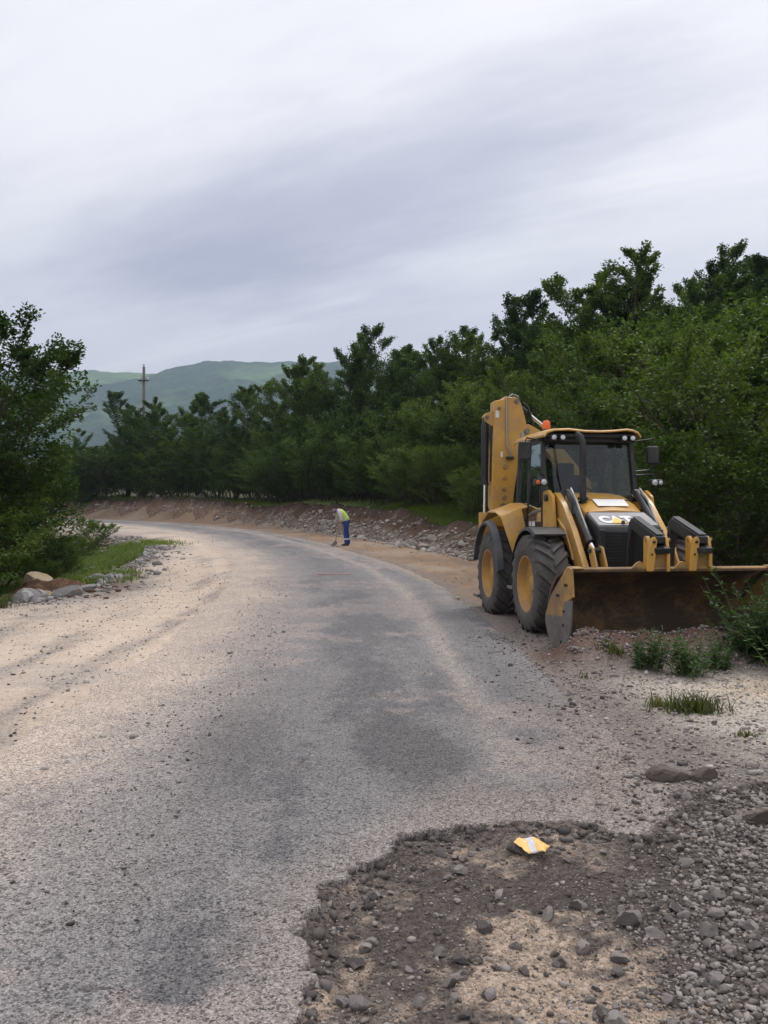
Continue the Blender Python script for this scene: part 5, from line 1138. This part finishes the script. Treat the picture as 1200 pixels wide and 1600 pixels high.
# ------------------------------------------------------------------ the wood above the bank: kind, ground point, height, width
PLANTS = [
 (-25.83,74,5.92,'TE',1.08,'far'),(-25.95,70,5.77,'TC',0.97,'far'),(-28.08,72,5.23,'TB',0.97,'far'),(-22.24,72,8.96,'TB',1.03,'far1'),
 (-19.46,72,8.58,'TA',0.97,'far'),(-19.85,68,7.07,'TC',0.97,'far'),(-15.45,69,8.72,'TD',1.13,'far'),(-16.31,66,6.3,'TE',0.97,'far'),
 (-12.65,63,6.41,'TC',0.97,'far'),(-11.72,66,8.58,'TB',1.08,'far'),(-9.03,60,5.94,'TE',1.08,'far'),(-7.9,62,8.53,'TA',0.92,'mid'),
 (-6.12,60,9.44,'TA',0.97,'mid'),(-4.25,58,9.63,'TB',1.08,'mid'),(-2.68,56,9.24,'TC',0.97,'mid'),(-1.19,55,10.34,'TD',0.92,'mid1'),
 (0.74,53,9.97,'TB',1.08,'mid2'),(2.21,52,8.64,'TA',0.97,'mid'),(3.47,50,7.24,'TD',0.76,'mid'),(4.06,47,8.42,'TB',0.92,'mid3'),
 (4.97,46,8.25,'TA',0.97,'mid'),(5.84,44,7.5,'TC',0.97,'mid'),(6.64,43,8.55,'TD',0.97,'mid'),(7.44,41,8.69,'TB',1.03,'mid'),
 (8.49,40,8.75,'TA',1.03,'mid'),(8.76,36,8.37,'TB',0.92,'rt'),(9.19,35,8.85,'TD',1.03,'rt'),(9.77,34,8.77,'TB',1.08,'rt1'),
 (10.82,34,8.26,'TD',1.08,'rt'),(11.89,35,8.21,'TA',0.86,'rt'),(13.2,36,7.76,'TC',0.86,'rt'),(14.57,37,8.1,'TA',0.86,'rt'),
 (16.99,40,9.12,'TB',0.97,'rt'),(18.97,42,9.93,'TB',0.97,'rt'),(20.27,42,9.84,'TA',0.97,'rt'),(-23.24,70,4.24,'TE',0.97,'far'),
 (-8.06,58,4.33,'TC',0.86,'far'),(-5.95,55,5.03,'TE',0.92,'mid'),(-3.47,50,5.23,'TC',0.92,'mid'),(-1.42,46,4.59,'TE',0.92,'mid'),
 (0.0,45,5.43,'TC',0.97,'mid'),(1.7,44,5.37,'TE',0.97,'mid'),(3.17,41,4.4,'TC',0.86,'mid'),(4.11,38,4.72,'TE',0.97,'mid'),
 (5.28,36,4.69,'TC',0.97,'rt'),(5.86,33,5.16,'TE',0.97,'rt'),(6.46,31,5.15,'TC',0.97,'rt'),(6.83,29,5.44,'TE',0.97,'rt'),
 (7.57,28,5.45,'TC',1.03,'rt'),(7.73,26,4.67,'TE',0.97,'rt'),(9.07,27,4.5,'TC',0.97,'rt2'),(10.38,28,4.39,'TA',0.86,'rt'),
 (12.69,31,5.58,'TC',1.08,'rt3'),(13.32,30,5.31,'TE',1.08,'rt'),(6.8,22,3.72,'TE',0.86,'rt'),(6.12,24,3.95,'TC',0.81,'rt'),
 (7.86,21,3.4,'TE',0.86,'rt'),(9.77,23,3.32,'TC',0.92,'rt'),(11.4,24,3.58,'TE',0.97,'rt'),(9.89,15.81,3.27,'SB',1.0,'shrub_r'),
 (9.91,17.94,3.37,'SA',1.0,'shrub_r'),(11.66,19.36,4.3,'SB',1.0,'shrub_r'),(9.27,19.9,3.04,'SB',1.0,'shrub_r'),(10.89,21.33,4.03,'SB',1.0,'shrub_r'),
 (8.76,22.05,2.5,'SC',1.0,'shrub_r'),(11.02,23.84,3.25,'SB',1.0,'shrub_r'),(8.06,24.11,3.81,'SA',1.0,'shrub_r'),(10.23,26.03,4.3,'SA',1.0,'shrub_r'),
 (9.01,26.88,2.62,'SB',1.0,'shrub_m'),(11.24,28.34,3.36,'SB',1.0,'shrub_m'),(9.52,28.46,3.32,'SC',1.0,'shrub_m'),(11.72,29.8,4.3,'SA',1.0,'shrub_m'),
 (9.16,30.4,3.47,'SB',1.0,'shrub_m'),(11.01,31.89,4.21,'SA',1.0,'shrub_m'),(7.43,32.3,3.73,'SC',1.0,'shrub_m'),(8.96,33.81,4.3,'SB',1.0,'shrub_m'),
 (7.62,34.22,3.06,'SB',1.0,'shrub_m'),(9.5,35.8,3.59,'SA',1.0,'shrub_m'),(3.42,34.35,2.47,'SC',1.0,'shrub_m'),(5.79,36.15,3.32,'SA',1.0,'shrub_m'),
 (2.22,36.43,2.52,'SC',1.0,'shrub_m'),(4.63,38.3,3.38,'SB',1.0,'shrub_m'),(1.27,38.24,2.47,'SB',1.0,'shrub_m'),(3.65,40.17,3.26,'SB',1.0,'shrub_m'),
 (1.33,40.26,3.02,'SC',1.0,'shrub_m'),(2.79,41.74,4.05,'SB',1.0,'shrub_m'),(0.45,41.87,2.78,'SA',1.0,'shrub_m'),(2.07,43.44,3.17,'SB',1.0,'shrub_m'),
 (-0.49,43.13,3.33,'SB',1.0,'shrub_m'),(1.47,44.88,3.63,'SB',1.0,'shrub_m'),(-0.99,45.03,2.96,'SB',1.0,'shrub_m'),(0.83,46.77,3.64,'SA',1.0,'shrub_m'),
 (-2.46,46.93,3.13,'SB',1.0,'shrub_f'),(-1.07,48.63,3.46,'SB',1.0,'shrub_f'),(-3.53,49.01,3.66,'SB',1.0,'shrub_f'),(-3.98,50.56,3.58,'SA',1.0,'shrub_f'),
 (-2.14,52.54,4.04,'SB',1.0,'shrub_f'),(-4.95,51.91,3.52,'SB',1.0,'shrub_f'),(-2.81,54.08,4.3,'SA',1.0,'shrub_f'),(-5.47,53.8,2.67,'SA',1.0,'shrub_f'),
 (-4.11,55.55,3.26,'SB',1.0,'shrub_f'),(-7.12,54.83,3.25,'SB',1.0,'shrub_f'),(-5.17,57.0,3.97,'SB',1.0,'shrub_f'),(-7.41,56.87,2.54,'SB',1.0,'shrub_f'),
 (-6.23,58.62,2.89,'SB',1.0,'shrub_f'),(-8.74,58.39,2.86,'SB',1.0,'shrub_f'),(-6.87,60.77,3.14,'SA',1.0,'shrub_f'),(-9.78,60.17,3.4,'SB',1.0,'shrub_f'),
 (-8.03,62.69,4.3,'SA',1.0,'shrub_f'),(-11.23,61.2,3.61,'SB',1.0,'shrub_f'),(-10.15,63.23,4.15,'SA',1.0,'shrub_f'),(-12.46,63.26,3.95,'SB',1.0,'shrub_f'),
 (-13.59,64.46,3.51,'SB',1.0,'shrub_f'),(-15.55,65.78,2.42,'SB',1.0,'shrub_f'),(-14.54,68.11,2.72,'SA',1.0,'shrub_f'),(-17.21,66.98,3.9,'SB',1.0,'shrub_f'),
 (-16.56,68.98,4.3,'SB',1.0,'shrub_f'),(-19.23,68.08,2.75,'SB',1.0,'shrub_f'),(-18.18,70.79,3.03,'SB',1.0,'shrub_f'),(-20.58,70.21,3.72,'SB',1.0,'shrub_f'),
 (-19.87,72.77,4.3,'SB',1.0,'shrub_f'),(-22.22,71.08,3.23,'SB',1.0,'shrub_f'),(-21.38,73.79,3.39,'SA',1.0,'shrub_f'),(-24.49,71.7,2.48,'SA',1.0,'shrub_f'),
 (-26.4,72.89,3.2,'SA',1.0,'shrub_f'),(-26.15,74.92,3.73,'SB',1.0,'shrub_f'),(-27.97,74.16,2.71,'SA',1.0,'shrub_f'),(-27.71,76.26,2.84,'SB',1.0,'shrub_f'),
 (-29.81,75.45,2.47,'SA',1.0,'shrub_f'),(-29.32,78.29,2.87,'SA',1.0,'shrub_f'),(-31.79,76.25,3.0,'SA',1.0,'shrub_f'),
]
KD = dict(TA=TA, TB=TB, TC=TC, TD=TD, TE=TE, SA=SA, SB=SB, SC=SC)
LAB = {
 'far': ('leafy green tree across the bend at far left, below the hazy hill', 'trees across the bend'),
 'far1': ('tall tree just left of the utility pole, standing against the hazy hill', 'trees across the bend'),
 'mid': ('leafy green tree in the dark wood above the bank behind the worker', 'trees in the wood behind the worker'),
 'mid1': ('slender pointed tree rising above the dark wood, left of the tallest crown in the middle', 'trees in the wood behind the worker'),
 'mid2': ('tallest tree in the middle of the wood, right of the slender pointed one', 'trees in the wood behind the worker'),
 'mid3': ('tree with feathery top beside the bright gap in the middle skyline', 'trees in the wood behind the worker'),
 'rt': ('leafy green tree in the wood rising behind the digger', 'trees in the wood behind the digger'),
 'rt1': ('tallest feathery tree standing above the digger cab', 'trees in the wood behind the digger'),
 'rt2': ('mid green tree directly above the right mirror of the digger', 'trees in the wood behind the digger'),
 'rt3': ('lighter green round crown at the upper right edge of the wood', 'trees in the wood behind the digger'),
 'shrub_r': ('green shrub at the foot of the wood right of the digger cab', 'shrubs right of the digger'),
 'shrub_m': ('green shrub on top of the bank between the worker and the digger', 'shrubs on the bank top'),
 'shrub_f': ('dark green shrub on the far bank top left of the worker', 'shrubs on the far bank top')}
for (x, y, h, k, wx, lab) in PLANTS:
    kd = KD[k]
    if h < 4.7 and k[0] == 'T': kd = SA if k in 'TATBTE' else SC
    L_, g_ = LAB[lab]; sh = kd in (SA, SB, SC)
    if sh and lab in ('far', 'mid', 'rt', 'rt2'):
        L_, g_ = {'far': LAB['shrub_f'], 'mid': LAB['shrub_m'], 'rt': LAB['shrub_r'], 'rt2': LAB['shrub_r']}[lab]
    plant(kd, x, y, h, L_, 'shrub' if sh else 'tree', g_, wx=wx)
# rows hidden deeper in the wood, so that it has depth: one mass
# near shrubs with a look of their own
plant(SC, 6.05, 14.6, 2.95, 'bright leafy shrub close behind the right end of the bucket', 'shrub', 'near shrubs', wx=1.15, rz=.6)
plant(SC, 7.4, 16.2, 3.9, 'tall light green shrub at the right edge, behind the bright leafy shrub', 'shrub', 'near shrubs', wx=1.1, rz=2.2)
plant(SA, 5.0, 17.2, 2.6, 'dark shrub behind the digger between its right mirror and the bucket', 'shrub', 'near shrubs', wx=1.1, rz=1.1)
plant(SC, 3.45, 32.2, 1.9, 'rounded pale green bush on the grassy slope left of the boom', 'shrub', 'near shrubs', rz=4.0)
plant(SA, 7.3, 11.6, 2.2, 'shrub at the right edge of the picture above the bucket end', 'shrub', 'near shrubs', rz=3.0)
# left side: spreading tree with shrubs under it
plant(TL, -8.9, 16.4, 6.1, 'spreading dark tree with visible branches at the left edge', 'tree', 'left tree', wx=.92, rz=1.2)
plant(TA, -9.2, 17.4, 6.0, 'dense dark tree standing close behind the spreading tree at the left edge', 'tree', 'left tree', wx=1.15, rz=2.0)
plant(TL, -10.6, 18.6, 5.4, 'dark tree behind the spreading tree at the left edge', 'tree', 'left tree', wx=1.05, rz=3.9)
for i, (x, y, h, k, lab) in enumerate([
 (-8.35,15.8,2.1,SB,'dense dark shrub under the spreading tree at the left edge'),(-9.3,15.2,2.3,SB,'dark shrub cut by the left picture edge, nearest the camera'),
 (-9.1,18.0,2.8,SB,'tall dark shrub behind the tan boulder on the left'),(-9.7,20.8,2.6,SB,'dark shrub between the spreading tree and the far road bend'),
 (-11.0,23.8,2.3,SA,'mid green shrub left of the small grass patch'),(-8.8,21.2,1.2,SA,'low dark round bush at the edge of the left thicket'),(-9.9,18.6,3.3,SA,'tall mid green shrub behind the spreading tree trunk'),
 (-9.9,25.0,1.1,SC,'small light bush standing beside the left grass patch'),(-13.6,28.6,2.8,SB,'shrub in the left thicket nearest the far road bend'),(-10.6,14.6,3.2,SB,'dark shrub mostly outside the left picture edge'),
 (-8.75,23.0,.95,SC,'low light green bush behind the left grass'),(-10.9,30.2,.85,SC,'lowest light green bush beside the far grass patch'),(-7.75,18.9,.75,SC,'small light green bush behind the tan boulder'),(-11.6,33.2,1.3,SA,'mid green bush at the far end of the left grass')]):
    plant(k, x, y, h, lab, 'shrub', 'shrubs of the left thicket', rz=i*1.3, wx=1.05)

# ------------------------------------------------------------------ weeds and grass
def weed_mesh(seed, n=16, h=0.8, spread=0.28, leaf=0.11, upright=0.25):
    g = np.random.default_rng(seed); paths = []; LC, LD, LN, LS = [], [], [], []
    for i in range(n):
        a = g.uniform(0, 6.28); r = abs(g.normal(0, spread*0.5)); hh = h*g.uniform(.45, 1.0); lean = g.uniform(.05, upright)+r*0.5
        t = np.linspace(0, 1, 6)[:,None]; P0 = np.array((math.cos(a)*r, math.sin(a)*r, 0)); d = np.array((math.cos(a)*lean, math.sin(a)*lean, 1))
        P = P0+d*t*hh+np.array((math.cos(a), math.sin(a), -0.3))*(t**2)*lean*0.3*hh; paths.append((P, 0.006, 0.002))
        m = int(11+hh*18); u = np.sort(g.uniform(.12, 1.0, m)); pos = np.stack([np.interp(u*5, np.arange(6), P[:,c]) for c in range(3)], 1)
        az = np.arange(m)*2.4+g.uniform(0, 6); el = g.uniform(-.25, .7, m)
        ld = np.stack([np.cos(az)*np.cos(el), np.sin(az)*np.cos(el), np.sin(el)], 1)
        LC.append(pos); LD.append(ld); LN.append(np.array((0, 0, 1.))+g.normal(0, .3, (m, 3))); LS.append(leaf*(1.15-0.6*u)*g.uniform(.7, 1.2, m))
    return leaves_np(np.vstack(LC), np.vstack(LD), np.vstack(LN), np.concatenate(LS), 0.30, 0.05), tubes_np(paths, 4)
stem_m = simple('weed_stem', (0.07, 0.11, 0.035), 0.7, var=0.2)
WM = []
for sd, n, h, sp_, lf in ((1,34,.8,.34,.14),(2,52,1.0,.46,.14),(3,26,.5,.22,.11)):
    (V, F), (TV, TF) = weed_mesh(sd, n, h, sp_, lf); WM.append((np_mesh('leaves', V, F, leaf_weed), np_mesh('stems', TV, TF, stem_m, True), h))
def weed(k, x, y, h, label, rz=0, wx=1.0, z=None):
    l, s, hh = WM[k]; q = h/hh
    e = empty('weed', (x, y, (gz(x, y) if z is None else z)-0.02), rz, (q*wx, q*wx, q)); link('leaves', l, e); link('stems', s, e); return tag(e, label, 'weed', 'weeds by the bucket')
weed(2, 2.68, 8.45, .46, 'small upright weed, leftmost in front of the bucket', 0.3, .9)
weed(0, 3.06, 8.2, .50, 'low spreading weed in front of the middle of the bucket', 1.4, 1.1)
weed(2, 3.42, 8.5, .40, 'weed just behind the low spreading one before the bucket', 2.2, .9)
weed(1, 4.22, 8.6, 1.0, 'tall leafy weed before the right end of the bucket', 0.9, 1.0)
weed(1, 4.25, 7.80, .80, 'big dark weed at the right picture edge beside the sandy patch', 3.0, 1.0)
weed(1, 4.32, 9.0, .80, 'weed tucked against the right end of the bucket', 4.2, .9)
weed(0, 3.86, 8.8, .62, 'medium weed between the spreading one and the tall one', 5.0, 1.1)
weed(1, 4.72, 8.95, 1.2, 'tallest weed at the right picture edge over the bucket corner', 5.6, 1.0)
weed(1, 4.75, 8.2, 1.0, 'weed mostly outside the right picture edge', 2.6, 1.0)
def blades(P, h, seed, zs=None, wid=0.012, lean=0.5):
    g = np.random.default_rng(seed); n = len(P); a = g.uniform(0, 6.28, n); L = h*g.uniform(.5, 1.2, n); ln = g.uniform(.1, lean, n)
    z = ground_h(P[:,0], P[:,1]) if zs is None else zs
    B = np.stack([P[:,0], P[:,1], z-0.01], 1); D = np.stack([np.cos(a)*ln, np.sin(a)*ln, np.ones(n)], 1)*L[:,None]; W = np.stack([-np.sin(a), np.cos(a), 0*a], 1)*(wid*g.uniform(.6, 1.3, n))[:,None]
    M_ = B+D*0.55; T = B+D*np.array((1.5, 1.5, 0.92))
    V = np.stack([B-W, B+W, M_+W*0.8, M_-W*0.8, T], 1).reshape(-1, 3); k = np.arange(n)*5
    F = np.concatenate([np.stack([k, k+1, k+2], 1), np.stack([k, k+2, k+3], 1), np.stack([k+3, k+2, k+4], 1)]); return V, F
def tuft(x, y, rx, ry, n, h, label, seed, wid=0.006):
    g = np.random.default_rng(seed); P = np.stack([x+g.normal(0, rx*.5, n), y+g.normal(0, ry*.5, n)], 1); V, F = blades(P, h, seed, surf(P[:,0], P[:,1]), wid, 0.9)
    V = V-np.array((x, y, 0)); o = link('grass_tuft', np_mesh('grass_tuft', V, F, grass_dry)); o.location = (x, y, 0); return tag(o, label, 'grass', 'grass tufts on the right verge')
tuft(2.52, 6.72, .30, .14, 260, .17, 'wide green grass tuft on the pale gravel right of the road', 1)
tuft(2.28, 6.88, .10, .10, 80, .10, 'small grass tuft just left of the wide one on the gravel', 2)
tuft(2.42, 8.72, .14, .12, 120, .10, 'short grass tuft in front of the left bucket corner', 3)
tuft(2.62, 5.98, .10, .07, 60, .06, 'tiny grass tuft below the wide one on the gravel', 4)
tuft(1.98, 8.1, .08, .12, 40, .06, 'sparse grass blades at the asphalt edge near the bucket', 5)
tuft(-6.55, 13.9, .35, .22, 260, .24, 'grass tuft among the grey rocks at lower left', 7, .009)
# continuous grass: bank-top slope, left patches, floor of the thicket
g = np.random.default_rng(77)
def mass(name, n, fn, h, label, seed, wid, lean=0.6):
    P = fn(np.random.default_rng(seed), n); V, F = blades(P, h, seed, None, wid, lean); return tag(link(name, np_mesh(name, V, F, grass_m)), label, 'grass', kind='stuff')
def f_slope(g, n):
    l = g.uniform(seg[np.argmin(np.hypot(BB[:,0]-6.0, BB[:,1]-16))], seg[np.argmin(np.hypot(BB[:,0]+2.5, BB[:,1]-40))], n); s = 1.55+np.abs(g.normal(0, 2.2, n)); x, y = bank_pt(l, s); return np.stack([x, y], 1)
mass('slope_grass', 42000, f_slope, .24, 'bright green grass on the slope above the rocky bank', 71, .016)
def f_far(g, n):
    l = g.uniform(seg[np.argmin(np.hypot(BB[:,0]+2.5, BB[:,1]-40))], seg[np.argmin(np.hypot(BB[:,0]+34, BB[:,1]-73))], n); s = 1.5+np.abs(g.normal(0, 1.0, n)); x, y = bank_pt(l, s); return np.stack([x, y], 1)
mass('far_bank_grass', 9000, f_far, .28, 'dark grass fringe on top of the far bank', 72, .03)
def f_left(g, n):
    y = 10.5+22*g.random(n)**1.1; x = np.interp(y, LB[:,1], LB[:,0])-np.abs(g.normal(0.5, 1.3, n))-0.45; P = np.stack([x, y], 1); return P[np.hypot((x+6.9)/1.1, (y-16.6)/.9) > 1]
mass('left_grass', 20000, f_left, .22, 'rough green grass below the left thicket', 73, .012)
def f_patch(g, n):
    a = g.uniform(0, 6.28, n); r = np.sqrt(g.random(n)); P = np.concatenate([np.stack([-10.3+1.9*g.normal(0, .5, n), 32.3+1.5*g.normal(0, .5, n)], 1)[:n//2], np.stack([-6.75+0.75*g.normal(0, .5, n), 19.0+1.6*g.normal(0, .5, n)], 1)[n//2:]]); return P[fbm(P[:,0], P[:,1], 1.1, 3, 5) > -0.15]
mass('patch_grass', 9000, f_patch, .20, 'low green grass patches on the left gravel', 74, .014)

# ------------------------------------------------------------------ small things
st = MB(); st.tube([(-7.12,13.15,gz(-7.0,13)-.05),(-7.22,13.2,.35),(-7.36,13.2,.75),(-7.5,13.25,1.12)], [.035,.030,.024,.012], 7); st.tube([(-7.30,13.2,.60),(-7.22,13.18,.78)], [.010,.006], 5)
tag(st.build('dead_branch', bark_pale, None), 'bare pale dead branch leaning at the left picture edge', 'branch')
# crumpled yellow wrapper in the pothole
wm, nt, b, o = newmat('printed_wrapper'); co = node(nt, 'ShaderNodeTexCoord').outputs['Object']
s_ = node(nt, 'ShaderNodeSeparateXYZ', {0: co}); n_ = noise(nt, co, 26, 3)
f_ = mrange(nt, mth(nt, 'ADD', mth(nt, 'ABSOLUTE', mth(nt, 'ADD', s_.outputs[0], mth(nt, 'MULTIPLY', s_.outputs[1], 0.5))), mth(nt, 'MULTIPLY', n_, 0.03)), 0.026, 0.034)
c_ = mixc(nt, f_, (0.62, 0.64, 0.70), (0.80, 0.50, 0.16)); c_ = mixc(nt, mrange(nt, noise(nt, co, 60, 3), 0.62, 0.68), c_, (0.82, 0.78, 0.62))
nt.links.new(c_, b.inputs['Base Color']); b.inputs['Roughness'].default_value = 0.45
g = np.random.default_rng(4); nx_, ny_ = 13, 9; V = []
for j in range(ny_):
    for i in range(nx_):
        u_, v_ = i/(nx_-1)-.5, j/(ny_-1)-.5
        V.append((u_*.155+g.normal(0, .002), v_*.105*(1-.25*abs(u_))+g.normal(0, .002)-.02*u_, .010+.012*math.sin(u_*7+v_*3)+.012*abs(u_)+g.normal(0, .0018)))
F = [(j*nx_+i, j*nx_+i+1, (j+1)*nx_+i+1, (j+1)*nx_+i) for j in range(ny_-1) for i in range(nx_-1)]
wo = link('wrapper', np_mesh('wrapper', V, F, wm)); so_ = wo.modifiers.new('thick', 'SOLIDIFY'); so_.thickness = .0015
wo.location = (0.712, 4.0, float(surf(np.array([.712]), np.array([4.0]))[0])+.030); wo.rotation_euler = (R(10), R(2), R(-24))
tag(wo, 'crumpled yellow and white paper wrapper lying in the pothole', 'wrapper')
# utility pole
pole = empty('utility_pole', (-21.6, 74.5, gz(-21.6, 74.5)-.2)); tag(pole, 'wooden utility pole with a short crossarm above the far trees', 'pole')
wood_p = simple('pole_wood', (0.20, 0.165, 0.14), 0.85, var=0.2, scale=4)
hp = 1.6+(805-573)/1295*74.5-(gz(-21.6, 74.5)-.2)
MB().tube([(0,0,0),(0,0,hp*.5),(0,0,hp)], [.17,.145,.115], 12).build('shaft', wood_p, pole)
MB().bb(-.48,.48,-.20,-.08,hp-1.32,hp-1.20).build('crossarm', black_paint, pole, .01)
for xx in (-.42, .42, 0.0):
    zt_ = hp-1.18 if xx else hp
    MB().lathe([(zt_,.02),(zt_+.08,.02),(zt_+.09,.06),(zt_+.14,.075),(zt_+.20,.06),(zt_+.24,.0001)], c=(xx,-.14 if xx else 0,0), axis='Z', n=10).build('insulator', white_print if xx else black_plastic, pole)
MB().beam((-.35,-.14,hp-1.25),(0,-.1,hp-1.7),.05,.03).build('brace', black_paint, pole)

# ------------------------------------------------------------------ hills far off and the hazy air
HS = 1.7
hx = np.linspace(-1500, 1500, 360); hy = np.linspace(560, 1900, 160)
X, Yh = np.meshgrid(hx, hy)
rid = 226+20*fbm(X, 0*X, 0.0016, 3, 401)+7*fbm(X, 0*X, 0.012, 3, 403)
t = np.clip((Yh-600)/(1330-600), 0, 1)
Z = rid*(0.25*t+0.75*smoothstep(0, 1, t))*1.0-0.10*np.clip(Yh-1350, 0, 900)
Z += 16*fbm(X, Yh, 0.0045, 4, 405)*smoothstep(0, .25, t)*smoothstep(1.0, .8, t)
wood = smoothstep(-0.40, -0.12, fbm(X, Yh, 0.006, 4, 409)+0.25*fbm(X, Yh, 0.03, 3, 411))
mead = smoothstep(0.35, 0.12, np.hypot((X+400)/330, (t-0.86)/0.55)+0.12*fbm(X, Yh, .01, 3, 413))
wood = np.clip(np.maximum(wood, smoothstep(.55, .35, t))*(1-mead), 0, 1)
Z += wood*(4+7*np.abs(vnoise(X/7.5, Yh/7.5, 415)))-12*(t <= 0)
C = lerp3(np.zeros(X.shape+(3,))+np.array((0.100, 0.170, 0.055)), (0.014, 0.042, 0.018), wood)
C = C*(1+0.75*fbm(X, Yh, 0.022, 4, 421)+0.5*fbm(X, Yh, 0.09, 2, 423))[..., None]
ny, nx = X.shape; idx = np.arange(ny*nx).reshape(ny, nx); quads = np.stack([idx[:-1,:-1], idx[:-1,1:], idx[1:,1:], idx[1:,:-1]], -1).reshape(-1, 4)
hill_m, nt, b, o = newmat('hill_cover'); cl_ = node(nt, 'ShaderNodeVertexColor', layer_name='Col'); co = node(nt, 'ShaderNodeTexCoord').outputs['Object']
v_ = voro(nt, co, 0.075); f_ = mth(nt, 'ADD', mth(nt, 'MULTIPLY', noise(nt, co, 0.02, 6, .6), 0.9), mth(nt, 'MULTIPLY', mth(nt, 'SUBTRACT', 1.0, v_.outputs['Distance']), 0.55))
nt.links.new(node(nt, 'ShaderNodeVectorMath', {0: cl_.outputs[0], 3: f_}, operation='SCALE').outputs[0], b.inputs['Base Color']); b.inputs['Roughness'].default_value = 1; b.inputs['Specular IOR Level'].default_value = 0
bump(nt, b, mth(nt, 'SUBTRACT', 1.0, v_.outputs['Distance']), 0.8, 4.0)
tag(link('hills', np_mesh('hills', (np.stack([X, Yh, Z], -1)*HS).reshape(-1, 3), quads, hill_m, True, np.concatenate([C, np.ones(X.shape+(1,))], -1).reshape(-1, 4))), kind='structure')
zt = float(Z.max())*HS+15
hz_ = MB().bb(-3600, 3600, -800, 3600, -80, zt)
hzm = bpy.data.materials.new('hazy_air'); hzm.use_nodes = True; nt = hzm.node_tree; nt.nodes.clear()
pv = node(nt, 'ShaderNodeVolumePrincipled', {'Color': (0.68, 0.86, 1.0, 1), 'Density': 0.00028, 'Anisotropy': 0.2}); oo = node(nt, 'ShaderNodeOutputMaterial', {'Volume': pv.outputs[0]})
ho = hz_.build('haze', hzm, None, smooth=0); tag(ho, 'thin blue haze over the whole valley', 'haze', kind='stuff')
